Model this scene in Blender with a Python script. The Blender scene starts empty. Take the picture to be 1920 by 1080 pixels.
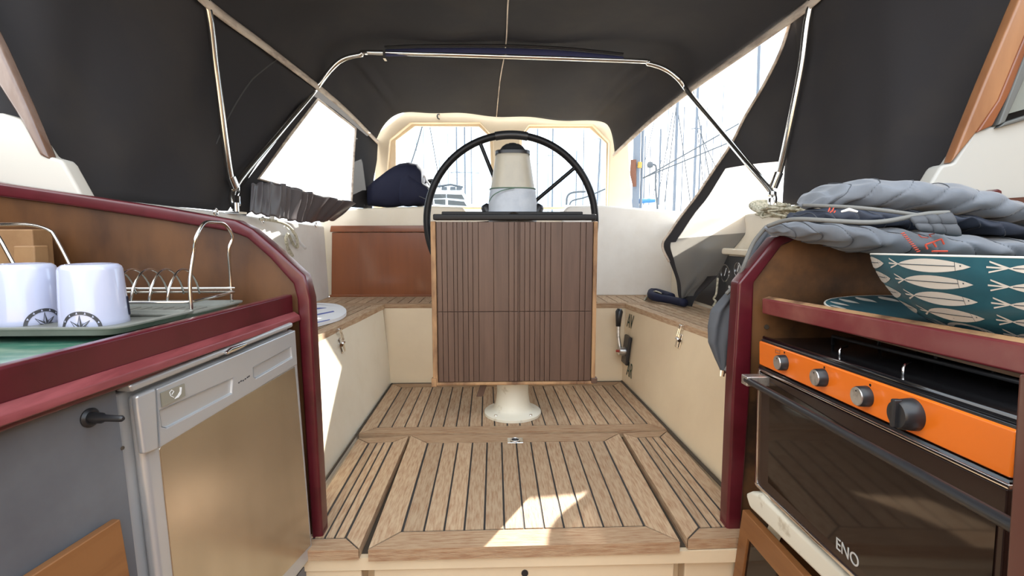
import bpy, math, random
from mathutils import Vector as V, Matrix
random.seed(5)
PI = math.pi
scene = bpy.context.scene
COL = scene.collection

# ------------------------------------------------------------------ camera
F = 930.0; PIT = math.atan(100/F); YAW = math.atan(30/F); H = .75
cam_d = bpy.data.cameras.new('camera'); cam = bpy.data.objects.new('camera', cam_d); COL.objects.link(cam)
cam_d.sensor_width = 36; cam_d.lens = F/1920*36; cam_d.clip_start = .02; cam_d.clip_end = 500
cam.location = (0, 0, H); cam.rotation_euler = (PI/2-PIT, 0, -YAW)
scene.camera = cam
cp, sp, cy_, sy_ = math.cos(PIT), math.sin(PIT), math.cos(YAW), math.sin(YAW)
FW = V((sy_*cp, cy_*cp, -sp)); RT = V((cy_, -sy_, 0)); UPV = V((sy_*sp, cy_*sp, cp)); C0 = V((0, 0, H))
def ray(px, py): return FW + RT*((px-960)/F) - UPV*((py-540)/F)
def U(px, py, x=None, y=None, z=None, pl=None):
    """survey point of the photograph on a known plane of the boat"""
    d = ray(px, py)
    if pl: t = (pl[0]-C0).dot(pl[1])/d.dot(pl[1])
    elif y is not None: t = y/d[1]
    elif x is not None: t = x/d[0]
    else: t = (z-H)/d[2]
    return C0+d*t
def plane(a, b, c): return (a, (b-a).cross(c-a).normalized())

# ------------------------------------------------------------------ helpers
class MB:
    def __init__(s): s.v = []; s.f = []; s.m = []
    def add(s, vs, fs, m=0):
        o = len(s.v); s.v += [tuple(v) for v in vs]; s.f += [tuple(i+o for i in f) for f in fs]; s.m += [m]*len(fs); return s
    def box(s, x0, x1, y0, y1, z0, z1, m=0):
        vs = [(x, y, z) for x in (x0, x1) for y in (y0, y1) for z in (z0, z1)]
        return s.add(vs, [(0,1,3,2),(4,6,7,5),(0,4,5,1),(2,3,7,6),(0,2,6,4),(1,5,7,3)], m)
    def fbox(s, fr, a0, a1, b0, b1, c0, c1, m=0):
        vs = [fr(a, b, c) for a in (a0, a1) for b in (b0, b1) for c in (c0, c1)]
        return s.add(vs, [(0,1,3,2),(4,6,7,5),(0,4,5,1),(2,3,7,6),(0,2,6,4),(1,5,7,3)], m)
    def prism(s, pts, vec, m=0):
        n = len(pts); vec = V(vec); vs = [V(p) for p in pts]+[V(p)+vec for p in pts]
        fs = [tuple(range(n))[::-1], tuple(range(n, 2*n))]+[(i, (i+1)%n, n+(i+1)%n, n+i) for i in range(n)]
        return s.add(vs, fs, m)
    def tube(s, pts, r, seg=10, m=0, closed=False, caps=True):
        pts = [V(p) for p in pts]; n = len(pts); rs = r if isinstance(r, (list, tuple)) else [r]*n
        vs = []; prev = None
        for i, p in enumerate(pts):
            a = pts[(i-1) % n] if (i or closed) else p; b = pts[(i+1) % n] if (i < n-1 or closed) else p
            t = (b-a).normalized()
            if prev is None:
                u = t.cross(V((0, 0, 1)));  u = u if u.length > .05 else t.cross(V((1, 0, 0)))
            else: u = prev - t*prev.dot(t)
            u.normalize(); prev = u; w = t.cross(u)
            for k in range(seg):
                an = 2*PI*k/seg; vs.append(p+(u*math.cos(an)+w*math.sin(an))*rs[i])
        fs = []
        for i in range(n if closed else n-1):
            for k in range(seg):
                a = i*seg+k; b = i*seg+(k+1) % seg; c = ((i+1) % n)*seg+(k+1) % seg; d = ((i+1) % n)*seg+k
                fs.append((a, b, c, d))
        if caps and not closed: fs += [tuple(range(seg))[::-1], tuple(range((n-1)*seg, n*seg))]
        return s.add(vs, fs, m)
    def lathe(s, prof, c=(0, 0, 0), ax=(0, 0, 1), seg=40, m=0, ux=None):
        ax = V(ax).normalized(); u = V(ux) if ux else (ax.cross(V((0, 1, 0))) if abs(ax.y) < .9 else ax.cross(V((1, 0, 0)))); u.normalize(); w = ax.cross(u); c = V(c)
        vs = []; n = len(prof)
        for r, h in prof:
            for k in range(seg):
                a = 2*PI*k/seg; vs.append(c+ax*h+(u*math.cos(a)+w*math.sin(a))*max(r, 1e-5))
        fs = [(i*seg+k, i*seg+(k+1) % seg, (i+1)*seg+(k+1) % seg, (i+1)*seg+k) for i in range(n-1) for k in range(seg)]
        return s.add(vs, fs, m)
    def grid(s, fn, nu, nv, m=0, mf=None):
        vs = [fn(i/nu, j/nv) for i in range(nu+1) for j in range(nv+1)]; o = len(s.v); s.v += [tuple(v) for v in vs]
        for i in range(nu):
            for j in range(nv):
                a = i*(nv+1)+j; s.f.append((o+a, o+a+nv+1, o+a+nv+2, o+a+1)); s.m.append(mf((i+.5)/nu, (j+.5)/nv) if mf else m)
        return s
    def build(s, name, mats, parent=None, smooth=False, bevel=0, solid=0, sub=0, seg=2):
        me = bpy.data.meshes.new(name); me.from_pydata(s.v, [], s.f); me.validate()
        for m in (mats if isinstance(mats, (list, tuple)) else [mats]): me.materials.append(m)
        if len(s.m) == len(me.polygons):
            for p, mi in zip(me.polygons, s.m): p.material_index = mi
        if smooth:
            for p in me.polygons: p.use_smooth = True
        me.update()
        import bmesh
        if not solid:
            bm = bmesh.new(); bm.from_mesh(me); bmesh.ops.recalc_face_normals(bm, faces=bm.faces); bm.to_mesh(me); bm.free()
        o = bpy.data.objects.new(name, me); COL.objects.link(o)
        if parent: put(o, parent)
        if solid:
            md = o.modifiers.new('s', 'SOLIDIFY'); md.thickness = solid; md.offset = 0
        if bevel:
            md = o.modifiers.new('b', 'BEVEL'); md.width = bevel; md.segments = seg; md.limit_method = 'ANGLE'; md.angle_limit = math.radians(35); md.use_clamp_overlap = True
            if smooth is False:
                for p in me.polygons: p.use_smooth = True
                w = o.modifiers.new('w', 'WEIGHTED_NORMAL'); w.keep_sharp = True
        if sub:
            md = o.modifiers.new('ss', 'SUBSURF'); md.levels = sub; md.render_levels = sub
        if smooth == 'auto':
            md = o.modifiers.new('e', 'EDGE_SPLIT'); md.split_angle = math.radians(38)
        return o
WLD = {}
def put(o, parent):
    """parent o while its mesh data stays in world coordinates"""
    o.parent = parent
    p = parent
    off = WLD.get(parent.name, Matrix.Identity(4))
    o.matrix_parent_inverse = off.inverted()
    WLD[o.name] = Matrix.Identity(4)
def empty(name, loc=(0, 0, 0)):
    o = bpy.data.objects.new(name, None); COL.objects.link(o); o.location = V(loc); o.empty_display_size = .05
    WLD[o.name] = Matrix.Translation(V(loc)); return o
def tag(o, label=None, cat=None, group=None, kind=None):
    if label: o['label'] = label
    if cat: o['category'] = cat
    if group: o['group'] = group
    if kind: o['kind'] = kind
    return o
def thing(name, label, cat, loc=(0, 0, 0), group=None): return tag(empty(name, loc), label, cat, group)
def struct(o): o['kind'] = 'structure'; return o
def smooth_path(pts, n=8):
    pts = [V(p) for p in pts]; out = []
    for i in range(len(pts)-1):
        p0 = pts[max(i-1, 0)]; p1 = pts[i]; p2 = pts[i+1]; p3 = pts[min(i+2, len(pts)-1)]
        for k in range(n):
            t = k/n; out.append(.5*((2*p1)+(p2-p0)*t+(2*p0-5*p1+4*p2-p3)*t*t+(3*p1-p0-3*p2+p3)*t**3))
    out.append(pts[-1]); return out
def lerp(a, b, t): return a+(b-a)*t
def poly(tab, t):
    if t <= tab[0][0]: return tab[0][1]
    for (a, x), (b, y) in zip(tab, tab[1:]):
        if t <= b: return lerp(x, y, (t-a)/(b-a))
    return tab[-1][1]
def at(path, t):
    n = len(path)-1; i = min(int(t*n), n-1); return lerp(path[i], path[i+1], t*n-i)
def text(name, s, size, mat, M, parent, ext=.0004, align='CENTER'):
    cu = bpy.data.curves.new(name, 'FONT'); cu.body = s; cu.size = size; cu.extrude = ext; cu.align_x = align; cu.align_y = 'CENTER'
    t = bpy.data.objects.new(name+'_t', cu); COL.objects.link(t); bpy.context.view_layer.update()
    me = bpy.data.meshes.new_from_object(t.evaluated_get(bpy.context.evaluated_depsgraph_get())); bpy.data.objects.remove(t)
    me.transform(M); me.materials.clear(); me.materials.append(mat); me.name = name
    o = bpy.data.objects.new(name, me); COL.objects.link(o); put(o, parent); return o
def basis(o, x, y):
    x = V(x).normalized(); y = V(y); z = x.cross(y).normalized(); y = z.cross(x)
    m = Matrix((x, y, z)).transposed().to_4x4(); m.translation = V(o); return m

# ------------------------------------------------------------------ materials
MATS = {}
def mat(name, col, rough=.5, metal=0, n=None, bump=0, bscale=200, spec=.5, coat=0, sheen=0, island=0, stretch=(1, 1, 1)):
    """n = (second colour, noise scale, mix lo, mix hi)"""
    m = bpy.data.materials.new(name); m.use_nodes = True; nt = m.node_tree; b = nt.nodes['Principled BSDF']; L = nt.links.new
    b.inputs['Base Color'].default_value = (*col, 1); b.inputs['Roughness'].default_value = rough; b.inputs['Metallic'].default_value = metal
    b.inputs['Specular IOR Level'].default_value = spec; b.inputs['Coat Weight'].default_value = coat; b.inputs['Coat Roughness'].default_value = .12
    b.inputs['Sheen Weight'].default_value = sheen
    tc = nt.nodes.new('ShaderNodeTexCoord'); mp = nt.nodes.new('ShaderNodeMapping'); mp.inputs['Scale'].default_value = stretch; L(tc.outputs['Object'], mp.inputs['Vector'])
    out = None
    if n:
        no = nt.nodes.new('ShaderNodeTexNoise'); no.inputs['Scale'].default_value = n[1]; no.inputs['Detail'].default_value = 6; no.inputs['Roughness'].default_value = .6
        L(mp.outputs[0], no.inputs['Vector']); mr = nt.nodes.new('ShaderNodeMapRange'); mr.inputs[1].default_value = n[2]; mr.inputs[2].default_value = n[3]
        L(no.outputs['Fac'], mr.inputs[0]); mx = nt.nodes.new('ShaderNodeMix'); mx.data_type = 'RGBA'
        mx.inputs[6].default_value = (*col, 1); mx.inputs[7].default_value = (*n[0], 1); L(mr.outputs[0], mx.inputs[0]); out = mx.outputs[2]
    if island:
        g = nt.nodes.new('ShaderNodeNewGeometry'); mr = nt.nodes.new('ShaderNodeMapRange'); mr.inputs[3].default_value = 1-island; mr.inputs[4].default_value = 1+island
        L(g.outputs['Random Per Island'], mr.inputs[0]); hs = nt.nodes.new('ShaderNodeHueSaturation'); L(mr.outputs[0], hs.inputs['Value'])
        if out: L(out, hs.inputs['Color'])
        else: hs.inputs['Color'].default_value = (*col, 1)
        out = hs.outputs[0]
    if out: L(out, b.inputs['Base Color'])
    if bump:
        nb = nt.nodes.new('ShaderNodeTexNoise'); nb.inputs['Scale'].default_value = bscale; nb.inputs['Detail'].default_value = 4; L(mp.outputs[0], nb.inputs['Vector'])
        bn = nt.nodes.new('ShaderNodeBump'); bn.inputs['Strength'].default_value = bump; bn.inputs['Distance'].default_value = .004
        L(nb.outputs['Fac'], bn.inputs['Height']); L(bn.outputs[0], b.inputs['Normal'])
    MATS[name] = m; return m
def clear(name, tint, gloss=.08, rough=.05, fog=0, fogcol=(1, 1, 1)):
    m = bpy.data.materials.new(name); m.use_nodes = True; nt = m.node_tree; nt.nodes.clear(); L = nt.links.new
    o = nt.nodes.new('ShaderNodeOutputMaterial'); t = nt.nodes.new('ShaderNodeBsdfTransparent'); t.inputs[0].default_value = (*tint, 1)
    g = nt.nodes.new('ShaderNodeBsdfGlossy'); g.inputs['Roughness'].default_value = rough
    fr = nt.nodes.new('ShaderNodeFresnel'); fr.inputs[0].default_value = 1.4
    mx = nt.nodes.new('ShaderNodeMixShader'); L(t.outputs[0], mx.inputs[1]); L(g.outputs[0], mx.inputs[2])
    mu = nt.nodes.new('ShaderNodeMath'); mu.operation = 'MULTIPLY'; mu.inputs[1].default_value = gloss*12; L(fr.outputs[0], mu.inputs[0]); L(mu.outputs[0], mx.inputs[0])
    last = mx
    if fog:
        d = nt.nodes.new('ShaderNodeBsdfTranslucent'); d.inputs[0].default_value = (*fogcol, 1); d2 = nt.nodes.new('ShaderNodeBsdfDiffuse'); d2.inputs[0].default_value = (*fogcol, 1)
        ms = nt.nodes.new('ShaderNodeMixShader'); L(d.outputs[0], ms.inputs[1]); L(d2.outputs[0], ms.inputs[2])
        m2 = nt.nodes.new('ShaderNodeMixShader'); m2.inputs[0].default_value = fog; L(mx.outputs[0], m2.inputs[1]); L(ms.outputs[0], m2.inputs[2]); last = m2
    L(last.outputs[0], o.inputs[0]); return m
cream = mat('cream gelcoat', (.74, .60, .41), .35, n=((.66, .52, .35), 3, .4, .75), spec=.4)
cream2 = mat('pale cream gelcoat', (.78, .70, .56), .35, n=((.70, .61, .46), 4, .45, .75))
white = mat('white gelcoat', (.74, .71, .66), .4, n=((.66, .62, .56), 5, .45, .75))
teak = mat('weathered teak', (.47, .33, .205), .75, n=((.31, .165, .085), 20, .42, .70), bump=.35, bscale=70, island=.13, stretch=(9, .9, 9))
teakx = mat('weathered teak transverse', (.42, .28, .165), .75, n=((.28, .14, .07), 20, .42, .70), bump=.35, bscale=70, island=.1, stretch=(.9, 9, 9))
caulk = mat('black caulk', (.035, .032, .03), .7)
seam_dark = mat('dark brown seam', (.06, .045, .03), .9)  # plain dark brown for seams, wall foot lines and screw holes
varn = mat('varnished mahogany', (.27, .080, .024), .3, n=((.15, .04, .012), 5, .35, .7), coat=.5, stretch=(1, 1, .12))
ply = mat('old brown plywood', (.115, .046, .014), .45, n=((.05, .018, .006), 6, .40, .68), coat=.1, stretch=(1.2, 1, .5))
ply2 = mat('patchy brown plywood', (.19, .085, .03), .5, n=((.035, .018, .01), 4, .40, .62), coat=.2)
slat = mat('brown wooden slats', (.108, .059, .040), .5, n=((.078, .041, .028), 6, .4, .7), island=.05, stretch=(8, 8, .6), coat=.1)
edgew = mat('worn oak edge', (.40, .23, .11), .7, n=((.13, .06, .03), 12, .42, .62), stretch=(1, 1, .3))
red = mat('dark red paint', (.088, .008, .014), .3, n=((.06, .005, .008), 14, .4, .7), coat=.3)
red2 = mat('worn red varnish', (.25, .058, .062), .35, n=((.15, .028, .03), 10, .35, .65), coat=.2, stretch=(6, .6, 6))
steel = mat('stainless tube', (.72, .70, .66), .16, 1)
chrome = mat('chrome', (.80, .80, .80), .08, 1)
blackp = mat('black plastic', (.018, .018, .02), .35)
blackm = mat('black satin paint', (.009, .009, .010), .38, spec=.25)
canvas = mat('charcoal canvas', (.036, .034, .036), .9, n=((.052, .046, .042), 2.2, .45, .75), bump=.25, bscale=5, spec=.2)
navy = mat('navy canvas', (.012, .014, .035), .75, n=((.02, .022, .045), 4, .4, .7), bump=.3, bscale=9, spec=.25)
sleeve = mat('blue pocket canvas', (.035, .038, .10), .8)
zipm = mat('cream zip tape', (.62, .52, .42), .6, n=((.38, .30, .24), 30, .45, .6), stretch=(1, .2, 1))
rope = mat('pale rope', (.55, .50, .38), .8, n=((.28, .26, .18), 90, .45, .6))
silver = mat('silver plastic', (.52, .525, .53), .32, .55)
brush = mat('brushed steel', (.64, .60, .53), .27, 1, n=((.50, .465, .40), 4, .4, .7), stretch=(1, 1, .3))
greyp = mat('grey laminate', (.135, .14, .15), .45, n=((.10, .10, .11), 6, .4, .7))
green = mat('green marbled worktop', (.05, .16, .11), .3, n=((.22, .30, .22), 10, .42, .66), coat=.3, stretch=(1, 3, 1))
enamel = mat('white enamel', (.47, .49, .63), .12, coat=.4)
print_ = mat('dark grey print', (.05, .05, .055), .4)
trayg = mat('grey green plastic', (.185, .19, .165), .4, n=((.15, .15, .13), 20, .4, .7))
oak = mat('pale wood block', (.34, .19, .085), .6, n=((.24, .12, .05), 12, .4, .7))
orange = mat('orange enamel', (.80, .17, .012), .22, coat=.5)
dglass = mat('smoked oven glass', (.014, .008, .006), .06, spec=.33)
brown = mat('dark brown enamel', (.020, .009, .007), .25, spec=.4)
blackg = mat('black hob enamel', (.007, .007, .008), .12, coat=.4)
alu = mat('satin aluminium', (.70, .68, .64), .3, .85, n=((.5, .48, .45), 60, .45, .6))
quilt = mat('grey quilted fabric', (.165, .185, .215), .7, n=((.125, .14, .165), 12, .4, .7), bump=.4, bscale=14, sheen=.3)
quiltd = mat('navy quilted lining', (.03, .038, .06), .7, bump=.4, bscale=16)
hang = mat('dark grey fabric', (.075, .08, .09), .75, bump=.6, bscale=10)
pipe = mat('grey piping', (.17, .17, .16), .8)
redthr = mat('red embroidery', (.55, .07, .035), .7)
teal = mat('teal glaze', (.022, .095, .125), .35, n=((.03, .12, .15), 20, .4, .7))
fishw = mat('off white glaze', (.66, .62, .55), .35)
fishl = mat('dark fish line', (.03, .05, .07), .5)
dred = mat('dark red brown board', (.085, .028, .02), .35, coat=.3)
cab = mat('teak cabinet door', (.25, .105, .035), .4, n=((.17, .065, .02), 8, .4, .7), stretch=(1, .3, 3))
grey_lt = mat('pale grey vinyl cover', (.48, .51, .55), .55, n=((.38, .41, .46), 14, .42, .7))
ped = mat('pedestal putty paint', (.47, .43, .34), .35, n=((.40, .36, .29), 8, .4, .7))
pedw = mat('chipped white paint', (.68, .64, .53), .5, n=((.42, .36, .26), 22, .58, .72))
mastm = mat('far grey alloy', (.13, .15, .18), .6)
wires = mat('far rigging wire', (.08, .09, .10), .6)
boatw = mat('far white hull', (.8, .8, .8), .4)
water = mat('harbour water', (.20, .24, .26), .12, bump=.3, bscale=2)
bluec = mat('blue boat cover', (.06, .20, .50), .7)
tan = mat('tan leather wrap', (.13, .045, .02), .7)
matb = mat('blue stripe', (.10, .13, .40), .7)
matw = mat('white cotton', (.80, .80, .82), .8)
vinyl = clear('clear window vinyl', (.93, .94, .95), .03, .12, .10)
vinylf = clear('crumpled window vinyl', (.82, .80, .77), .07, .16, .42, (.95, .93, .9))
vinyld = clear('dull crumpled vinyl', (.50, .49, .47), .12, .2, .45, (.42, .41, .39))
glass = clear('window glass', (.93, .95, .96), .02, .01)

# ================================================================== SETTING
def quadbox(name, a, b, c, d, vec, m, parent=None, bevel=0): return MB().prism([a, b, c, d], vec, 0).build(name, m, parent, bevel=bevel)
YB = 1.18
# footwell
struct(MB().box(-.56, .70, 1.135, 2.50, -.06, -.028).box(-.60, .75, 1.20, 2.5, -.95, -.06).build('floor', cream))
RWL = (V((-.522, 1.14, -.06)), V((-.527, 2.47, -.06)), V((-.579, 2.53, .372)), V((-.668, 1.14, .372)))
RWR = (V((.684, 1.14, -.06)), V((.640, 2.47, -.06)), V((.674, 2.53, .372)), V((.852, 1.14, .372)))
def ruled(q, s, t): return lerp(lerp(q[0], q[1], s), lerp(q[3], q[2], s), t)
def ruled_wall(q, name, dx, m):
    b = MB(); b.grid(lambda u, v: ruled(q, u, v), 24, 10); b.grid(lambda u, v: ruled(q, u, v)+V((dx, 0, 0)), 24, 10)
    return struct(b.build(name, m, smooth=True))
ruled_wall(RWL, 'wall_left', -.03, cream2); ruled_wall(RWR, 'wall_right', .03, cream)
def wallpt(px, py, q):
    s, t = .5, .5
    for _ in range(8):
        p = ruled(q, s, t); du = ruled(q, s+.01, t)-ruled(q, s-.01, t); dv = ruled(q, s, t+.01)-ruled(q, s, t-.01); n = du.cross(dv).normalized()
        h = U(px, py, pl=(p, n)); s = (h.y-1.14)/(lerp(2.47, 2.53, t)-1.14); t = (h.z+.06)/.432
    return h, n
struct(quadbox('wall_back', V((-.56, 2.457, -.06)), V((.67, 2.457, -.06)), V((.70, 2.54, .372)), V((-.60, 2.55, .372)), (0, .03, 0), cream))
struct(MB().box(-.515, .655, 1.15, 2.44, -.0285, -.0262).build('trim_12', seam_dark))  # dark sheet that darkens the gaps between the deck panels
# dark line along the foot of the footwell walls
struct(MB().tube([(-.524, 1.15, .002), (-.529, 2.455, .002)], .004, 6).tube([(.682, 1.15, .003), (.641, 2.455, .003)], .006, 6).tube([(-.53, 2.455, .002), (.64, 2.455, .002)], .0035, 6).build('trim_1', seam_dark))

def teak_panel(name, q, n, mg, th=.024, gap=.0055, parent=None, mats=None, along='y', ends=True, sides=True, z=None):
    """q = BL, BR, FR, FL (back/front) ; boards run back to front"""
    BL, BR, FR, FL = [V(p) for p in q]
    def Q(s, t): return lerp(lerp(BL, BR, s), lerp(FL, FR, s), t)
    wS = ((BR-BL).length+(FR-FL).length)/2; wT = ((FL-BL).length+(FR-BR).length)/2
    ms = mg/wS if sides else 0; mt = mg/wT if ends else 0; gs = gap/wS; gt = gap/wT
    b = MB(); dn = V((0, 0, -th))
    def pl(st, m, d=dn): b.prism([Q(*p) for p in st], d, m)
    if ends:
        pl([(0 if sides else 0, 0), (1, 0), (1-ms, mt), (ms, mt)], 1)
        pl([(ms, 1-mt), (1-ms, 1-mt), (1, 1), (0, 1)], 1)
    if sides:
        pl([(0, gt*(1 if ends else 0)), (ms-gs*.3, mt+gt), (ms-gs*.3, 1-mt-gt), (0, 1-gt)], 0)
        pl([(1-ms+gs*.3, mt+gt), (1, gt), (1, 1-gt), (1-ms+gs*.3, 1-mt-gt)], 0)
    s0 = ms+(gs if sides else 0); s1 = 1-s0; t0 = mt+(gt if ends else 0); t1 = 1-t0; w = (s1-s0)/n
    for k in range(n):
        a = s0+k*w+(gs/2 if k else 0); c = s0+(k+1)*w-(gs/2 if k < n-1 else 0)
        pl([(a, t0), (c, t0), (c, t1), (a, t1)], 0)
    e = .003
    b.prism([Q(p, q_)+V((0, 0, -.0025)) for p, q_ in ((gs, gt), (1-gs, gt), (1-gs, 1-gt), (gs, 1-gt))], (0, 0, -th+.004), 2)
    return b.build(name, mats or [teak, teakx, caulk], parent)
t = thing('raised_deck_panel', 'teak deck panel under the white pedestal foot, aft of the hatch', 'deck panel', (.06, 2.1, 0))
teak_panel('planking', [(-.522, 2.450, .003), (.634, 2.450, .003), (.658, 1.826, .003), (-.520, 1.822, .003)], 21, .055, th=.03, parent=t)
t = thing('deck_hatch', 'large central teak hatch with a chrome ring pull and sun patch', 'hatch', (.07, 1.45, -.03))
hq = [U(771, 816, z=0), U(1160, 812, z=0), U(1275, 1016, z=0), U(690, 1031, z=0)]
teak_panel('hatch_lid', hq, 12, .068, th=.03, parent=t)
fx0, fx1 = hq[3].x+.006, hq[2].x-.006
MB().box(fx0, fx1, 1.145, 1.20, -.80, -.031).build('hatch_front', cream, t, bevel=.004)
MB().lathe([(0, .001), (.0085, .001), (.0085, -.002)], U(984, 1075, y=1.143), (0, -1, 0), 20).build('drain_hole', blackp, t)
hk = U(966, 826, z=.001); rp = MB().box(hk.x-.029, hk.x+.029, hk.y-.022, hk.y+.022, 0, .003).build('ring_pull', chrome, t, bevel=.002)
MB().tube([hk+V((.016*math.cos(a*PI/12), -.006+.016*math.sin(a*PI/12), .006)) for a in range(24)], .003, 8, closed=True).build('ring', chrome, rp, smooth=True)
MB().lathe([(0, .0035), (.015, .0035), (.017, .003)], hk+V((0, -.003, 0)), (0, 0, 1), 20).build('cup', blackp, rp)
for nm, q, k, lab in (('side_deck_panel', [U(672, 822, z=0), U(766, 817, z=0), U(672, 1031, z=0), V((-.50, 1.126, 0))], 3, 'narrow teak floor panel left of the hatch, half in sunlight'),
                   ('side_deck_panel', [U(1168, 812, z=0), U(1250, 808, z=0), V((.662, 1.143, 0)), U(1290, 1012, z=0)], 3, 'narrow shaded teak floor panel right of the hatch')):
    c = sum(q, V())/4; t = thing(nm, lab, 'deck panel', (c.x, c.y, -.03))
    teak_panel('planking', q, k, .045, th=.026, parent=t)
struct(MB().box(-.62, hq[3].x-.022, 1.14, 1.2, -.80, -.029).build('trim_2', cream, bevel=.004))
struct(MB().box(U(1287, 1020, y=1.15).x, .80, 1.155, 1.2, -.80, -.029).build('trim_3', cream, bevel=.004))
# seats
SO = [V((-.958, 2.86, .394)), V((-1.03, 1.22, .394)), V((1.03, 2.90, .394)), V((1.08, 1.22, .394))]
t = thing('side_bench', 'sunlit teak cockpit bench along the left coaming', 'bench', (-.8, 1.9, .37))
teak_panel('seat_top', [(-.958, 2.556, .394), (-.575, 2.556, .394), (-.667, 1.215, .394), (-1.02, 1.215, .394)], 7, .05, parent=t, ends=True)
t = thing('side_bench', 'teak cockpit bench along the right coaming under the hanging window flap', 'bench', (.9, 1.9, .37))
teak_panel('seat_top', [(.670, 2.53, .394), (1.03, 2.53, .394), (1.07, 1.215, .394), (.848, 1.215, .394)], 6, .045, parent=t)
t = thing('aft_bench', 'teak bench across the stern behind the folded table', 'bench', (.05, 2.7, .37))
teak_panel('seat_top', [(-.958, 2.90, .394), (1.03, 2.90, .394), (1.03, 2.532, .394), (-.958, 2.558, .394)], 36, .04, parent=t, sides=False)
# seat supports
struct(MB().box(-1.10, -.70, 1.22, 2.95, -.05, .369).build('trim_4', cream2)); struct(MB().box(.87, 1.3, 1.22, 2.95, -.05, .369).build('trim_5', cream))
struct(MB().box(-.95, 1.15, 2.60, 3.0, -.05, .369).build('trim_6', cream))
# coamings
struct(MB().prism([(-.962, 2.88, .38), (-1.02, 1.24, .38), (-1.05, 1.24, .85), (-1.0, 1.935, .832), (-.975, 2.88, .80)], (-.28, 0, 0)).build('wall_port', white, bevel=.012))
struct(MB().prism([(1.035, 2.90, .38), (1.085, 1.24, .38), (1.115, 1.24, .85), (1.095, 1.94, .845), (1.04, 2.90, .82)], (.28, 0, 0)).build('wall_starboard', cream2, bevel=.012))
# aft wall, two raised shoulders with a gap behind the wheel
yA = 2.90
def ua(px, py, y=yA): return U(px, py, y=y)
bk = MB().prism([ua(598, 556), ua(598, 412), ua(612, 396), ua(660, 391), ua(815, 386), ua(868, 388), ua(874, 400), ua(876, 440), ua(876, 556)], (0, .22, 0)).build('wall_stern_port', cream2, bevel=.014)
struct(bk)
struct(MB().prism([ua(1052, 556), ua(1052, 440), ua(1056, 396), ua(1066, 386), ua(1130, 385), ua(1282, 397), ua(1288, 420), ua(1288, 556)], (0, .22, 0)).build('wall_stern_starboard', white, bevel=.014))
struct(MB().box(ua(874, 500).x, ua(1054, 500).x, yA+.02, yA+.2, .38, .84).build('wall_stern_middle', cream2))
# stern deck behind
struct(MB().box(-1.5, 1.7, 3.1, 3.9, .55, .80).build('trim_7', cream2, bevel=.01))
# varnished panel
t = thing('backrest_panel', 'varnished mahogany backrest panel standing left of the folded table', 'panel', U(712, 555, y=2.87))
MB().prism([ua(621, 555, 2.87), ua(622, 436, 2.87), ua(860, 436, 2.87), ua(860, 555, 2.87)], (0, .022, 0)).build('board', varn, t, bevel=.003)
MB().prism([ua(618, 435, 2.862), ua(620, 423, 2.862), ua(860, 423, 2.862), ua(860, 435, 2.862)], (0, .034, 0)).build('top_rail', varn, t, bevel=.003)
MB().prism([ua(618, 558, 2.862), ua(618, 553, 2.862), ua(860, 553, 2.862), ua(860, 558, 2.862)], (0, .034, 0)).build('bottom_rail', varn, t, bevel=.002)

# ================================================================== AFT WINDSCREEN
yW = 3.2
t = thing('aft_windscreen', 'cream moulded windscreen frame with two panes at the stern', 'windscreen', (.04, yW, .8))
def uw(px, py, y=yW): return U(px, py, y=y)
import bmesh
def holed(name, outer, holes, vec, m, parent, bevel=0):
    bm = bmesh.new(); es = []
    for loop in [outer]+holes:
        vs = [bm.verts.new(p) for p in loop]
        es += [bm.edges.new((vs[i], vs[(i+1) % len(vs)])) for i in range(len(vs))]
    bmesh.ops.triangle_fill(bm, use_beauty=True, use_dissolve=False, edges=es)
    if vec is not None:
        r = bmesh.ops.extrude_face_region(bm, geom=bm.faces[:]); bmesh.ops.translate(bm, vec=V(vec), verts=[v for v in r['geom'] if isinstance(v, bmesh.types.BMVert)])
        bmesh.ops.recalc_face_normals(bm, faces=bm.faces)
    me = bpy.data.meshes.new(name); bm.to_mesh(me); bm.free(); me.materials.append(m); o = bpy.data.objects.new(name, me); COL.objects.link(o)
    if parent: put(o, parent)
    if bevel:
        md = o.modifiers.new('b', 'BEVEL'); md.width = bevel; md.segments = 2; md.limit_method = 'ANGLE'; md.angle_limit = .6
    return o
outer = [uw(*p) for p in ((699, 392), (706, 252), (722, 238), (760, 209), (800, 203), (1110, 203), (1145, 213), (1178, 262), (1186, 392))]
hl = [uw(*p) for p in ((719, 388), (731, 262), (770, 230), (900, 230), (924, 256), (930, 388))]
hr = [uw(*p) for p in ((970, 388), (976, 256), (992, 234), (1112, 234), (1143, 266), (1140, 388))]
holed('frame', outer, [hl, hr], (0, .05, 0), cream, t, .006)
hl2 = [uw(*p, 3.26) for p in ((742, 388), (742, 263), (778, 236), (898, 237), (918, 256), (924, 388))]
hr2 = [uw(*p, 3.26) for p in ((976, 388), (979, 256), (993, 240), (1106, 240), (1137, 268), (1136, 388))]
hl1 = [uw(*p, 3.25) for p in ((715, 390), (727, 260), (768, 228), (902, 228), (926, 256), (932, 390))]
hr1 = [uw(*p, 3.25) for p in ((968, 390), (974, 256), (990, 232), (1114, 232), (1146, 266), (1143, 390))]
holed('inner_rebate', hl1, [hl2], (0, .02, 0), cream, t); holed('inner_rebate', hr1, [hr2], (0, .02, 0), cream, t)
MB().prism(hl2, (0, .004, 0)).build('pane', glass, t); MB().prism(hr2, (0, .004, 0)).build('pane', glass, t)
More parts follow.
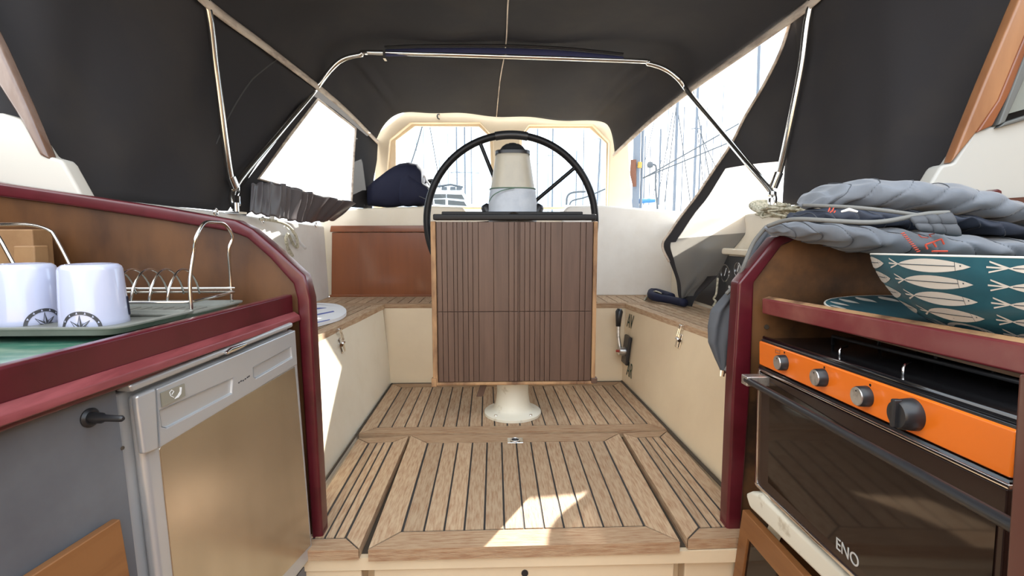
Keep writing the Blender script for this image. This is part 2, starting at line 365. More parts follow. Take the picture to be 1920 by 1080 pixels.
for px, py in ((822, 219), (1066, 220)):
    p = uw(px, py, yW-.004); MB().tube([p+V((.006, 0, .016)), p+V((-.004, -.01, .012)), p+V((-.006, -.014, 0)), p+V((-.002, -.01, -.012)), p+V((.006, 0, -.014))], .004, 8).build('hook', blackp, t, smooth=True)
p = uw(940, 213, yW-.004); MB().lathe([(0, .012), (.012, .010), (.013, 0)], p, (0, -1, 0), 16).build('turn_button', chrome, t, smooth=True)

# ================================================================== CANOPY
def crv(pts, n=10): return smooth_path(pts, n)
sl = crv([V((-1.62, 1.255, 1.66)), V((-1.22, 1.33, 1.66)), V((-1.07, 1.55, 1.65)), U(385, -4, y=1.80), U(492, 78, y=2.15), U(597, 160, y=2.55), U(650, 206, y=2.82), U(705, 262, y=3.16)])
sr = crv([V((1.80, 1.255, 1.68)), V((1.42, 1.33, 1.68)), V((1.20, 1.55, 1.67)), U(1524, -4, y=1.80), U(1400, 88, y=2.15), U(1292, 166, y=2.55), U(1220, 224, y=2.82), U(1153, 287, y=3.16)])
NS = len(sl)-1
crown = [(0, .10), (.4, .13), (.55, .175), (.714, .205), (.85, .19), (1, .185)]
def roofp(u, v):
    a = at(sl, u); b = at(sr, u); p = lerp(a, b, v); w = abs(2*v-1); h = poly(crown, u)
    e = poly([(0, 5), (.6, 9), (.714, 15), (.85, 12), (1, 9)], u)
    e = e if v < .5 else poly([(0, e), (.8, e), (1, 34)], u)
    p = p+V((0, 0, h*(1-w**e)))
    p.z += .006*math.sin(v*23+u*9)*math.sin(u*17)
    if u > .72:     # folds that gather towards the stern corners
        k = (u-.72)/.28; s_ = math.exp(-((w-.86)/.10)**2); p.z += .014*k*(1-k)*3*s_*math.sin(w*60+u*14)
    return p
can = thing('cockpit_canopy', 'charcoal canvas cockpit canopy stretched over two steel bows', 'canopy', (.06, 2.2, 1.6))
MB().grid(roofp, NS, 200).build('roof_canvas', canvas, can, smooth=True, solid=.003)
b = MB(); b.grid(lambda u, v: roofp(.25+u*.75, .4985+v*.003)+V((0, 0, -.004)), 40, 1); b.build('centre_seam', zipm, can, solid=.002)
for nm, s_, sd, t0 in (('zip_strip', sl, 1, .3), ('zip_strip', sr, -1, .3)):
    def zf(u, v, s_=s_, sd=sd):
        p = at(s_, t0+u*(1-t0)); w = lerp(.040, .026, u)
        return p+V((sd*(.009+.005*math.sin(PI*v)), 0, -.002-v*w))
    MB().grid(zf, 60, 4).build(nm, zipm, can, smooth=True, solid=.003)
# left forward side curtain
bl = crv([V((-1.62, 1.262, .80)), V((-1.14, 1.30, .83)), V((-1.07, 1.45, .845)), V((-1.03, 1.65, .842)), V((-1.01, 1.85, .84)), V((-1.0, 1.96, .84))])
sl2 = sl[:51]
def lf(u, v):
    a = at(sl2, u); c = at(bl, u); p = lerp(a, c, v); p.x -= .02*math.sin(PI*v)*math.sin(PI*u)+.034*min(1, v*5); p.x += .006*math.sin(u*20+v*6); return p
MB().grid(lf, 60, 24).build('side_curtain', canvas, can, smooth=True, solid=.003)
# seams on that curtain
MB().tube([lf(.86-.09*k/14, .03+.62*(k/14))+V((.001, 0, 0)) for k in range(15)], .003, 6).build('stitched_seam', mat('seam thread', (.07, .068, .066), .9), can, smooth=True)
br = crv([V((1.80, 1.262, .80)), V((1.28, 1.30, .83)), V((1.18, 1.45, .85)), V((1.135, 1.65, .855)), V((1.11, 1.85, .862)), V((1.10, 1.95, .862))])
sr2 = sr[:34]
def rf(u, v):
    a = at(sr2, u); c = at(br, u); p = lerp(a, c, v); p.x += .02*math.sin(PI*v)*math.sin(PI*u)+.034*min(1, v*5)-.006*math.sin(u*17+v*5)
    k = (u-(.42+.25*(1-v))); p.x -= .03*math.exp(-(k/.07)**2)*(v**.5); return p
MB().grid(rf, 70, 28).build('side_curtain', canvas, can, smooth=True, solid=.003)
# left aft side with window
PA = plane(V((-1.035, 1.96, .84)), sl[50]+V((-.035, 0, 0)), sl[-1]+V((-.01, 0, 0)))
def upa(px, py): return U(px, py, pl=PA)
outl = [upa(*p) for p in ((436, 402), (452, 352), (597, 161), (650, 207), (703, 260), (708, 262), (706, 300), (700, 335), (697, 392), (655, 388), (560, 372), (500, 372), (460, 404))]
win = [upa(*p) for p in ((594, 186), (665, 241), (661, 300), (657, 380), (575, 362), (482, 335), (540, 256))]
holed('window_curtain', outl, [win], (.003, 0, 0), canvas, can)
MB().prism(win, (.002, 0, 0)).build('window_vinyl', vinyl, can)
b = MB(); b.tube([upa(*p)+V((.006, 0, 0)) for p in ((594, 186), (665, 241), (661, 300), (657, 380), (575, 362), (482, 335), (540, 256))], .006, 6, closed=True); b.build('window_binding', zipm, can)
# gathered skirt under that window
sk_t = crv([upa(452, 345), upa(500, 343), upa(570, 362), upa(656, 381)]); sk_b = crv([V((-.995, 1.98, .835)), V((-.985, 2.2, .822)), V((-.975, 2.5, .81)), V((-.95, 2.84, .83))])
def sk(u, v):
    p = lerp(at(sk_t, u), at(sk_b, u), v); a = .012*min(1, u*2.2)*(.4+.6*math.sin(PI*min(1, v*1.1+.1))); p.x += .040+a*math.sin(u*95+v*3+2*math.sin(u*30)); p.z += .004*math.sin(u*50); return p
MB().grid(sk, 200, 14).build('gathered_skirt', mat('sun-lightened skirt canvas', (.085, .075, .08), .42, spec=.7), can, smooth=True, solid=.002)  # canvas colour lightened to carry the sunlit highlights on the folds
for px, py in ((401, 398), (490, 412), (590, 421)):
    p = U(px, py, x=-.985); MB().tube([p+V((.006, .012*math.cos(a*PI/8), .012*math.sin(a*PI/8))) for a in range(16)], .004, 8, closed=True).build('eyelet_ring', chrome, can, smooth=True)
# right flap, unzipped and hanging down with its window
Lf = crv([U(1483, 36, y=1.93), U(1465, 95, y=1.98), U(1430, 165, y=2.12), U(1397, 220, y=2.24), U(1372, 270, y=2.32), U(1335, 325, y=2.38), U(1305, 370, y=2.41), U(1280, 402, y=2.43), U(1258, 434, y=2.44), U(1243, 460, y=2.45), U(1256, 492, y=2.45), U(1268, 525, y=2.46), U(1273, 558, y=2.46), U(1284, 575, y=2.46)], 6)
Rf = crv([U(1526, 6, y=1.86), U(1517, 80, y=1.88), U(1503, 160, y=1.90), U(1486, 230, y=1.97), U(1466, 296, y=2.03), U(1460, 340, y=2.05), U(1447, 380, y=2.07), U(1426, 402, y=2.09), U(1411, 420, y=2.11), U(1390, 449, y=2.15), U(1368, 477, y=2.2), U(1342, 520, y=2.3), U(1310, 552, y=2.4), U(1290, 577, y=2.45)], 6)
def fl(u, v):
    u = u+(.025-.06*v)*math.exp(-((u-.35)/.16)**2)*(1 if 0 < u < 1 else 0)
    p = lerp(at(Lf, u), at(Rf, u), v)
    k = max(0, u-.45)/.55; p.y += .035*k*math.sin(v*PI)*math.sin(u*26+v*5)+.02*k*math.sin(v*11+u*40)*math.sin(PI*v); p.x += .012*k*math.sin(v*9+u*20)*math.sin(PI*v)
    return p
def flm(u, v):
    top = .355
    wl = .17 if u < .68 else .10
    return (2 if u > .66 else 1) if (u > top and v > wl and u < .93 and not (u > .84 and v > .80)) else 0
MB().grid(fl, 156, 60, mf=flm).build('hanging_flap', [canvas, vinylf, vinyld], can, smooth=True, solid=.0025)
MB().tube([at(Lf, k/60)+V((-.004, -.004, 0)) for k in range(47)], .006, 8).build('flap_zip_edge', zipm, can, smooth=True)
b = MB(); b.tube(smooth_path([U(1284, 568, z=.42), U(1255, 562, z=.42), U(1225, 556, z=.425), U(1222, 548, z=.43), U(1232, 547, z=.43), U(1260, 556, z=.43)], 6), [.02]*10+[.022]*10+[.018]*11, 10); b.build('rolled_tail', navy, can, smooth=True)
MB().tube(smooth_path([U(1240, 550, z=.44), U(1228, 546, z=.45), U(1217, 552, z=.41), U(1210, 560, z=.40), U(1208, 563, z=.398)], 6), .004, 8).build('tail_cord', rope, can, smooth=True)
MB().tube(smooth_path([U(1346, 521, y=2.25), U(1343, 550, y=2.25), U(1338, 560, y=2.25), U(1342, 565, y=2.24), U(1337, 574, y=2.22)], 6), .005, 8).build('tail_cord', rope, can, smooth=True)
# blue sleeve along the bow's crossbar
def bowpt(px, py): return U(px, py, y=2.55)
b = MB(); Lb = [bowpt(x, y_) for x, y_ in ((722, 93), (800, 90), (945, 90), (1060, 95), (1168, 106))]; Lb2 = [bowpt(x, y_) for x, y_ in ((722, 106), (800, 105), (945, 108), (1060, 112), (1168, 117))]
lb = crv(Lb, 8); lb2 = crv(Lb2, 8)
def slv(u, v):
    a = 2*PI*v; c = lerp(at(lb, u), at(lb2, u), .5); h = (at(lb, u)-at(lb2, u)).length/2; return c+V((0, .012*math.sin(a), h*math.cos(a)))
MB().grid(slv, 32, 14).build('bow_sleeve', sleeve, can, smooth=True)
MB().tube([at(lb, k/24)+V((0, -.01, .008)) for k in range(25)], .006, 6).build('sleeve_piping', blackp, can)

# bows
bw = thing('canopy_bow', 'stainless canopy bow crossing the roof above the steering wheel', 'bow', (.06, 1.94, .85))
hL, hR = V((-.985, 1.935, .84)), V((1.085, 1.94, .862))
path = [hL, U(441, 350, y=1.98), U(520, 253, y=2.25), U(580, 182, y=2.5), U(600, 156, y=2.535), U(622, 128, y=2.55), U(645, 110, y=2.55), U(680, 102, y=2.55), U(722, 99, y=2.55)]
path2 = [U(1168, 113, y=2.55), U(1215, 119, y=2.55), U(1248, 130, y=2.55), U(1272, 148, y=2.54), U(1290, 172, y=2.53), U(1340, 232, y=2.27), U(1400, 304, y=2.06), U(1448, 362, y=1.95), hR]
full = crv(path[:4]+path[4:]+path2, 6)
MB().tube(full, .0125, 12).build('tube', steel, bw, smooth=True)
for h_, pp in ((hL, U(441, 350, y=1.98)), (hR, U(1448, 362, y=1.95))):
    MB().box(h_.x-.025, h_.x+.025, h_.y-.03, h_.y+.03, h_.z-.012, h_.z-.004).lathe([(.012, -.01), (.012, .03)], h_, (0, 0, 1), 12).build('deck_hinge', chrome, bw, smooth='auto')
    MB().tube([lerp(h_, pp, .25), lerp(h_, pp, .55)], .017, 12).tube([lerp(h_, pp, .8), lerp(h_, pp, 1.05)], .017, 12).build('clamp', chrome, bw, smooth='auto')
MB().box(*[f for f in (lambda p: (p.x-.004, p.x+.008, p.y-.02, p.y+.02, p.z-.03, p.z+.012))(U(721, 100, y=2.55))]).build('end_stop', chrome, bw)
b2 = thing('canopy_bow', 'stainless canopy bow rising out of the top of the picture on both sides', 'bow', (.06, 1.94, .85))
jl = U(441, 352, y=1.965); jr = U(1450, 352, y=1.955)
pl_ = [jl, U(432, 330, y=1.95), U(422, 265, y=1.92), U(405, 130, y=1.87), U(386, 0, y=1.80), V((-1.03, 1.74, 1.70)), V((-.93, 1.72, 1.78)), V((-.6, 1.70, 1.83))]
pr_ = [V((.75, 1.70, 1.83)), V((1.08, 1.72, 1.78)), V((1.17, 1.74, 1.70)), U(1523, 0, y=1.80), U(1502, 130, y=1.85), U(1478, 250, y=1.90), U(1462, 320, y=1.94), jr]
MB().tube(crv(pl_+pr_, 6), .0125, 12).build('tube', steel, b2, smooth=True)
for a, c in ((jl, pl_[1]), (jr, pr_[-2])): MB().tube([a, lerp(a, c, .9)], .017, 12).build('socket', chrome, b2, smooth='auto')

# ================================================================== FOLDED TABLE, PEDESTAL, WHEEL
t = thing('folding_table', 'brown slatted wooden table hanging folded on the steering pedestal', 'table', U(962, 718, y=1.9))
TL, TR_, BL_, BR_ = U(818, 416, y=1.885), U(1112, 416, y=1.885), U(822, 716, y=1.885), U(1108, 714, y=1.885)
x0, x1, zt, zb = TL.x, TR_.x, TL.z, BL_.z
zm = U(960, 584, y=1.885).z
MB().box(x0-.002, x1+.002, 1.892, 1.925, zb, zt).build('backing_board', slat, t)
wid = [42, 43, 53, 32, 45, 45, 40, 48, 127, 127, 46, 32, 15, 42, 43, 45, 45, 38, 47, 95, 155, 48, 57]
def slats(zlo, zhi, seed):
    b = MB(); rnd = random.Random(seed); ww = list(wid); tot = sum(ww); x = x0; g = .0016
    for k in ww:
        d = (x1-x0)*k/tot; b.box(x+g/2, x+d-g/2, 1.884, 1.893, zlo, zhi); x += d
    return b
slats(zm+.001, zt, 1).build('upper_leaf', slat, t, bevel=.0008, seg=1); slats(zb, zm-.001, 1).build('lower_leaf', slat, t, bevel=.0008, seg=1)
MB().box(x0-.022, x0-.003, 1.88, 1.932, zb-.006, zt+.002).build('edge_strip', edgew, t, bevel=.003)
MB().box(x1+.003, x1+.018, 1.88, 1.932, zb-.004, zt+.002).build('edge_strip', edgew, t, bevel=.003)
MB().box(x0-.018, x1+.012, 1.879, 1.93, zb-.014, zb-.002).build('bottom_rail', edgew, t, bevel=.003)
MB().box(x0-.028, x0-.008, 1.876, 1.90, zb-.018, zb+.016).build('corner_block', edgew, t, bevel=.003)
MB().box(x1+.002, x1+.026, 1.876, 1.90, zb-.010, zb+.012).build('corner_block', slat, t, bevel=.003)
tz = U(960, 413, y=1.9).z; tz2 = U(960, 402, y=1.9).z
MB().box(U(813, 400, y=1.9).x, U(1116, 400, y=1.9).x, 1.875, 1.93, tz, tz2).build('top_bar', blackm, t, bevel=.004)
MB().box(U(828, 400, y=1.93).x, U(1093, 400, y=1.93).x, 1.93, 1.97, tz+.01, tz2+.012).build('hinge_bar', blackm, t, bevel=.003)
lp = U(905, 728, y=1.93); MB().fbox(lambda a, b_, c: lp+V((a-.35*b_*-1, c, b_)), -.014, .012, -.032, .05, -.008, .008).build('support_leg', slat, t, bevel=.002)

pc = V((.068, 2.02, 0))
t = thing('steering_pedestal', 'steering pedestal with a putty hood, black compass cap and white foot', 'pedestal', pc)
MB().lathe([(0, 0), (.119, 0), (.119, .010), (.114, .014), (.086, .019), (.076, .030), (.070, .055), (.066, .09), (.064, .30), (.062, .62), (.0, .62)], pc+V((0, 0, .004)), seg=56).build('column', pedw, t, smooth='auto')
for k in range(4):
    a = PI/4+k*PI/2; MB().lathe([(0, .004), (.006, .004), (.008, 0)], pc+V((.100*math.cos(a), .100*math.sin(a), .018)), seg=12).build('bolt', steel, t, smooth='auto')
def hood(z0, z1, prof, name, m):
    b = MB(); n = len(prof); seg = 48
    def fn(u, v):
        i = u*(n-1); z = poly([(k/(n-1), p[0]) for k, p in enumerate(prof)], u); rx = poly([(k/(n-1), p[1]) for k, p in enumerate(prof)], u); ry = poly([(k/(n-1), p[2]) for k, p in enumerate(prof)], u)
        a = 2*PI*v; c, s_ = math.cos(a), math.sin(a); e = .75
        return V((pc.x+rx*math.copysign(abs(c)**e, c), 2.04+ry*math.copysign(abs(s_)**e, s_), z))
    b.grid(fn, max(6, (n-1)*4), seg); return b.build(name, m, t, smooth=True)
zz = lambda py: U(960, py, y=1.97).z
zcap, zhood, zmid, zlow = zz(268), zz(284), zz(352), zz(403)
wpx = 1.97/F
hood(0, 0, [(zmid, 42*wpx, .085), (lerp(zmid, zhood, .5), 37*wpx, .075), (zhood, 31.5*wpx, .065), (zhood+.001, 0.001, .001)], 'hood', ped)
hood(0, 0, [(zlow-.2, 46*wpx, .10), (zlow, 46*wpx, .10), (lerp(zlow, zmid, .5), 46*wpx, .097), (zmid-.006, 43.5*wpx, .088), (zmid+.001, 42*wpx, .083)], 'fabric_skirt', grey_lt)
b = MB(); b.tube([V((pc.x+43.5*wpx*math.copysign(abs(math.cos(a))**.75, math.cos(a)), 2.04+.088*math.copysign(abs(math.sin(a))**.75, math.sin(a)), zmid-.001)) for a in [k*2*PI/48 for k in range(48)]], .0022, 6, closed=True)
b.tube(smooth_path([U(917, 378, y=1.952), U(925, 366, y=1.945), U(942, 357, y=1.942), U(965, 352.5, y=1.94)], 5), .0018, 6); b.build('skirt_drawcord', mat('green cord', (.10, .17, .12), .7), t)
hood(0, 0, [(zhood-.004, 33*wpx, .068), (zz(279), 33*wpx, .068), (zz(277), 25*wpx, .05), (zz(270), 20*wpx, .042), (zz(265.5), 14*wpx, .03), (zz(265), .001, .001)], 'compass_cap', blackp)
MB().lathe([(.026, 0), (.022, .009), (.014, .015), (0, .017)], V((pc.x, 2.05, zz(269))), seg=28).build('compass_dome', chrome, t, smooth=True)
for s_ in (-1, 1): MB().lathe([(0, .04), (.012, .04), (.02, .03), (.026, 0)], V((pc.x+s_*.095, 2.05, zz(398))), (s_*.6, 0, 1), seg=20).build('side_knob', blackp, t, smooth=True)

wc = U(959, 415, y=2.16); R_ = 156.5*2.16/F
t = thing('steering_wheel', 'large black steering wheel standing behind the folded table', 'wheel', wc)
MB().tube([wc+V((R_*math.cos(a), 0, R_*math.sin(a))) for a in [k*2*PI/96 for k in range(96)]], .0155, 14, closed=True).build('rim', blackm, t, smooth=True)
MB().tube([wc+V((R_*math.cos(a), 0, R_*math.sin(a))) for a in [PI/2+(k-6)*.19/6 for k in range(13)]], .0185, 14).build('rim_grip', blackp, t, smooth='auto')
for k in range(5):
    a = math.radians(40+72*k); MB().tube([wc+V((.03*math.cos(a), 0, .03*math.sin(a))), wc+V((R_*math.cos(a), 0, R_*math.sin(a)))], .0085, 10).build('spoke', blackm, t, smooth='auto')
MB().lathe([(0, -.03), (.04, -.03), (.045, -.01), (.045, .03), (0, .03)], wc, (0, 1, 0), 28).build('hub', blackm, t, smooth='auto')
MB().lathe([(.028, -.06), (.028, .2)], wc+V((0, -.2, 0)), (0, 1, 0), 20).build('axle', chrome, t, smooth=True)

# ================================================================== COCKPIT FITTINGS
def latch(px, py, pl, sx, lab, ztop):
    c, n = wallpt(px, py, pl); t = thing('toggle_latch', lab, 'latch', c)
    y_ = V((0, 1, 0)); n = n if n.x*sx > 0 else -n; up = n.cross(y_)*(1 if n.cross(y_).z > 0 else -1)
    fr = lambda a, b_, c_: c+y_*a+up*b_+n*c_
    MB().fbox(fr, -.014, .014, -.048, .012, 0, .004).build('base_plate', chrome, t, bevel=.002)
    MB().fbox(fr, -.010, .010, -.044, .010, .006, .014).tube([fr(-.012, -.01, .014), fr(.012, -.01, .014)], .006, 10).build('lever', chrome, t, bevel=.002)
    MB().tube([fr(-.008, .0, .016), fr(-.008, .034, .016), fr(.008, .034, .016), fr(.008, 0, .016)], .0028, 8).build('bail', steel, t, smooth='auto')
    MB().fbox(fr, -.012, .012, .030, .050, .0, .018).build('keeper', chrome, t, bevel=.003)
    MB().tube([fr(-.012, -.012, .012), fr(-.03, -.012, .016)], [.004, .007], 10).build('turn_pin', chrome, t, smooth='auto')
latch(1277, 632, RWR, -1, 'chrome toggle latch on the shaded right locker front', .39)
latch(636, 640, RWL, 1, 'chrome toggle latch on the sunlit left locker front', .39)
c, n = wallpt(1178, 656, RWR); t = thing('throttle_lever', 'black throttle lever on the cream footwell wall by the stern bench', 'lever', c)
y_ = V((0, 1, 0)); n = -n if n.x > 0 else n; up = n.cross(y_); up = up if up.z > 0 else -up
fr = lambda a, b_, c_: c+y_*a+up*b_+n*c_
MB().fbox(fr, -.045, .045, -.072, .072, 0, .018).build('mount_plate', blackp, t, bevel=.006)
MB().lathe([(0, .03), (.02, .03), (.024, .0)], fr(.0, -.01, .018), n, 24).build('pivot_boss', alu, t, smooth='auto')
MB().tube([fr(0, -.01, .04), fr(.02, .06, .055), fr(.03, .12, .06)], .0085, 10).build('lever_arm', alu, t, smooth='auto')
MB().tube([fr(.029, .11, .06), fr(.034, .15, .062), fr(.038, .185, .062), fr(.04, .20, .062)], [.012, .015, .019, .012], 14).build('grip', blackp, t, smooth=True)
MB().tube([fr(0, -.01, .045), fr(0, -.01, .062)], .007, 10).build('neutral_button', mat('red button', (.35, .05, .03), .4), t, smooth='auto')
dkg = mat('dark green lettering', (.02, .045, .03), .6)
for s_, px, py, lab in (('AV', 1181, 603, 'dark AV lettering above the throttle lever'), ('AR', 1180, 694, 'dark AR lettering below the throttle lever')):
    p, n_ = wallpt(px, py, RWR); n_ = -n_ if n_.x > 0 else n_; p = p+n_*.003; xd = (-y_+n_*y_.dot(n_)).normalized(); t = thing('lettering', lab, 'sign', p)
    text('letters', s_, .10, dkg, basis(p+xd*.01, xd, n_.cross(xd)) @ Matrix.Diagonal((.6, 1, 1, 1)), t)
# ensign cleat with rope on left coaming
t = thing('horn_cleat', 'white horn cleat with a rope turned round it on the left coaming', 'cleat', U(555, 440, x=-.975))
f = lambda px, py, dx=0: U(px, py, x=-.975+dx)
MB().tube(smooth_path([f(534, 424, .03), f(545, 436, .035), f(558, 450, .035), f(572, 465, .03)], 4), [.006]*4+[.012]*5+[.007]*4, 10).tube([f(548, 442, .0), f(548, 441, .035)], .008, 8).tube([f(558, 452, .0), f(558, 451, .035)], .008, 8).build('horn', boatw, t, smooth=True)
b = MB()
b.tube(smooth_path([f(488, 411, .02), f(510, 413, .03), f(530, 418, .04), f(545, 428, .055), f(556, 445, .06), f(558, 463, .05), f(550, 458, .02), f(541, 440, .05), f(537, 445, .05), f(540, 468, .03), f(546, 480, .02)], 6), .0065, 8)
b.tube(smooth_path([f(536, 445, .05), f(538, 460, .04), f(547, 476, .02), f(549, 482, .02)], 6), .0065, 8); b.build('cleated_rope', rope, t, smooth=True)
p = U(500, 401, x=-.99); t = thing('deck_light', 'small white deck fitting beside the gathered canvas', 'fitting', p)
MB().lathe([(.0, .03), (.022, .03), (.028, .018), (.012, -.01), (.010, -.03), (.0, -.03)], p+V((.02, 0, 0)), seg=20).build('body', boatw, t, smooth='auto')
MB().lathe([(.029, .026), (.031, .028), (.031, .032), (.0, .034)], p+V((.02, 0, 0)), seg=20).build('cap', steel, t, smooth='auto')
# striped mat on left bench
def um(px, py, z=.4105): return U(px, py, z=z)
q = smooth_path([um(*p, z=.396) for p in ((545, 574), (600, 573), (632, 575.5), (647, 583), (649, 592), (636, 601), (610, 609), (583, 617), (540, 634))], 4)+[um(470, 634, .396), um(470, 574, .396)]
q = [V((max(p.x, -.955), p.y, p.z)) for p in q]
tag(MB().prism(q, (0, 0, .014), 0).prism([um(560, 581), um(600, 577), um(612, 577.5), um(560, 585)], (0, 0, .001), 1).prism([um(560, 596), um(625, 583), um(627, 584.5), um(560, 598)], (0, 0, .001), 1).prism([um(560, 611), um(618, 599), um(619, 600), um(560, 613)], (0, 0, .001), 1).build('seat_mat', [matw, matb], bevel=.003),
    'white round-cornered seat mat with blue stripes on the left bench', 'mat')
# instrument panel on right coaming
def rc(px, py, d=0): return U(px, py, x=1.062-d)
t = thing('instrument_panel', 'black engine instrument panel with round gauges in the right coaming', 'instrument panel', rc(1370, 520))
MB().prism([V((1.063, 1.75, .405)), V((1.05, 2.62, .405)), V((1.05, 2.62, .655)), V((1.063, 1.75, .655))], (-.012, 0, 0)).build('panel', blackp, t, bevel=.004)
MB().prism([V((1.075, 1.72, .662)), V((1.045, 2.66, .662)), V((1.04, 2.66, .69)), V((1.075, 1.72, .69))], (-.035, 0, 0)).build('upper_ledge', cream2, t, bevel=.006)
for px, py, r in ((1361, 512, .040), (1385, 505, .030), (1405, 497, .026)):
    p = rc(px, py, .014); g = MB().lathe([(r, 0), (r*1.08, -.004), (r*1.02, .006), (r*.9, .006), (r*.88, .001), (0, .001)], p, (-1, 0, 0), 32).build('gauge', chrome, t, smooth='auto')
    MB().lathe([(0, .0025), (r*.88, .0025), (r*.88, 0)], p, (-1, 0, 0), 32).build('dial', mat('dial face', (.12, .12, .12), .3), g, smooth='auto')
    MB().tube([p+V((-.004, r*.1, -r*.3)), p+V((-.004, -r*.3, r*.6))], .0018, 6).build('needle', boatw, g)
for k in range(3):
    p = U(1372+k*9, 538-k*3, x=1.045); MB().lathe([(0, .012), (.007, .012), (.009, 0)], p, (-1, 0, 0), 14).build('switch_button', chrome, t, smooth='auto')
# rope coil by right hinge
p0 = U(1440, 400, y=1.98); b = MB()
for k in range(5):
    r = .062+.006*k; b.tube([p0+V((.02+r*.9*math.cos(a), .0+r*.6*math.sin(a)+k*.006, .008+.35*r*math.sin(a)+k*.004)) for a in [j*2*PI/28 for j in range(28)]], .0065, 8, closed=True)
tag(b.build('rope_coil', rope, smooth=True), 'coil of pale rope beside the right canopy hinge', 'rope')
p0 = U(1474, 396, y=1.80); b = MB(); rnd = random.Random(3)
b.tube(smooth_path([p0+V((rnd.uniform(-.09, .10), rnd.uniform(-.05, .05), rnd.uniform(-.025, .028))) for _ in range(46)], 5), .0045, 7)
tag(b.build('mooring_line', rope, smooth=True), 'tangled white line lying between canopy hinge and quilted jacket', 'rope')
# navy cover at stern
t = thing('covered_outboard', 'navy canvas cover over an outboard left of the wheel', 'cover', U(770, 385, y=3.12))
b = MB(); secs = [(690, 386, 352, .05), (705, 386, 338, .09), (730, 386, 321, .10), (752, 385, 309, .11), (770, 385, 304, .12), (786, 384, 309, .12), (795, 384, 318, .11), (797, 383, 330, .10)]
def bl_(secs, y):
    def fn(u, v):
        px = poly([(k/(len(secs)-1), s_[0]) for k, s_ in enumerate(secs)], u); bo = poly([(k/(len(secs)-1), s_[1]) for k, s_ in enumerate(secs)], u); to = poly([(k/(len(secs)-1), s_[2]) for k, s_ in enumerate(secs)], u); d = poly([(k/(len(secs)-1), s_[3]) for k, s_ in enumerate(secs)], u)
        a = U(px, to, y=y); c = U(px, bo+2, y=y); m = lerp(a, c, .5); h = (a.z-c.z)/2; an = 2*PI*v
        e = .7; cc, ss = math.cos(an), math.sin(an)
        k = 1 if 0 < u < 1 else .02
        return V((m.x, m.y+d*k*math.copysign(abs(cc)**e, cc), m.z+h*math.copysign(abs(ss)**e, ss)+.004*math.sin(u*14+v*9)))
    return fn
MB().grid(bl_(secs, 3.02), 42, 32).build('cover', navy, t, smooth=True)
MB().grid(bl_([(752, 385, 340, .07), (756, 385, 326, .085), (770, 384, 322, .09), (784, 383, 330, .09), (795, 383, 342, .08), (806, 383, 352, .07), (812, 383, 372, .04)], 2.98), 36, 28).build('side_pocket', navy, t, smooth=True)
MB().tube([U(786, 336, y=2.93), U(793, 346, y=2.91), U(803, 352, y=2.91), U(809, 360, y=2.93)], .003, 6).tube([U(779, 365, y=2.9), U(800, 374, y=2.9)], .003, 6).build('piping', hang, t)
MB().tube(smooth_path([U(797, 342, y=3.05), U(803, 339, y=3.05), U(812, 338, y=3.05), U(815, 341, y=3.05), U(804, 344, y=3.05)], 4), .008, 8).build('buckle_strap', blackp, t, smooth=True)
MB().tube(smooth_path([U(785, 336, y=2.99), U(789, 332, y=2.97), U(796, 331, y=2.97), U(799, 338, y=2.97), U(806, 348, y=2.97)], 5), .006, 8).build('light_strap', boatw, t, smooth=True)
# small stern things in the gap behind the wheel
p = U(862, 400, y=3.3); tag(MB().box(p.x-.13, p.x+.30, 3.25, 3.4, .80, .83).box(p.x-.10, p.x+.28, 3.25, 3.4, .84, .855).build('stern_slats', teak), 'pale teak slats seen behind the wheel left of the pedestal', 'slats')
p = U(1030, 392, y=3.3); tag(MB().box(p.x-.14, p.x+.08, 3.25, 3.4, .80, .83).box(p.x-.12, p.x+.06, 3.25, 3.4, .84, .86).build('stern_slats', teak), 'pale teak slats seen behind the wheel right of the pedestal', 'slats')
p = U(836, 397, y=3.02); tag(MB().box(p.x-.03, p.x+.03, 2.98, 3.06, .845, .885).build('line_clutch', blackp, bevel=.006), 'small black deck fitting on the left stern shoulder beside the wheel', 'fitting')
p = U(1059, 396, y=3.02); tag(MB().box(p.x-.03, p.x+.03, 2.98, 3.06, .845, .885).build('line_clutch', blackp, bevel=.006), 'small black deck fitting on the right stern shoulder beside the wheel', 'fitting')

# ================================================================== LEFT GALLEY
def ub(px, py, y=YB): return U(px, py, y=y)
def strip(o_, i_, vec):
    n = len(o_); vec = V(vec); vs = o_+i_+[p+vec for p in o_]+[p+vec for p in i_]; fs = []
    for k in range(n-1): fs += [(k, k+1, n+k+1, n+k), (2*n+k, 3*n+k, 3*n+k+1, 2*n+k+1), (k, 2*n+k, 2*n+k+1, k+1), (n+k, n+k+1, 3*n+k+1, 3*n+k)]
    fs += [(0, n, 3*n, 2*n), (n-1, 3*n-1, 4*n-1, 2*n-1)]
    return MB().add(vs, fs)
# companionway bulkheads (board + red edging)
t = thing('companionway_bulkhead', 'brown plywood bulkhead with dark red edging behind the mugs and dish rack', 'bulkhead', ub(590, 1040))
o_ = [ub(-420, 268), ub(0, 343), ub(130, 362), ub(300, 388), ub(440, 413), ub(472, 429), ub(520, 470), ub(571, 517), ub(582, 560), ub(607, 1046)]
i_ = [ub(-420, 300), ub(0, 369), ub(130, 386), ub(300, 412), ub(430, 434), ub(462, 446), ub(505, 484), ub(549, 533), ub(556, 560), ub(586, 1046)]
MB().prism([p+V((0, .012, 0)) for p in i_]+[V((-.49, YB+.012, -.8)), V((-1.9, YB+.012, -.8)), V((-1.9, YB+.012, .88))], (0, .02, 0)).build('board', ply, t)
strip(o_+[o_[-1]+V((0.01, 0, -.75))], i_+[i_[-1]+V((0.01, 0, -.75))], (0, .045, 0)).build('edging', red, t, bevel=.006)
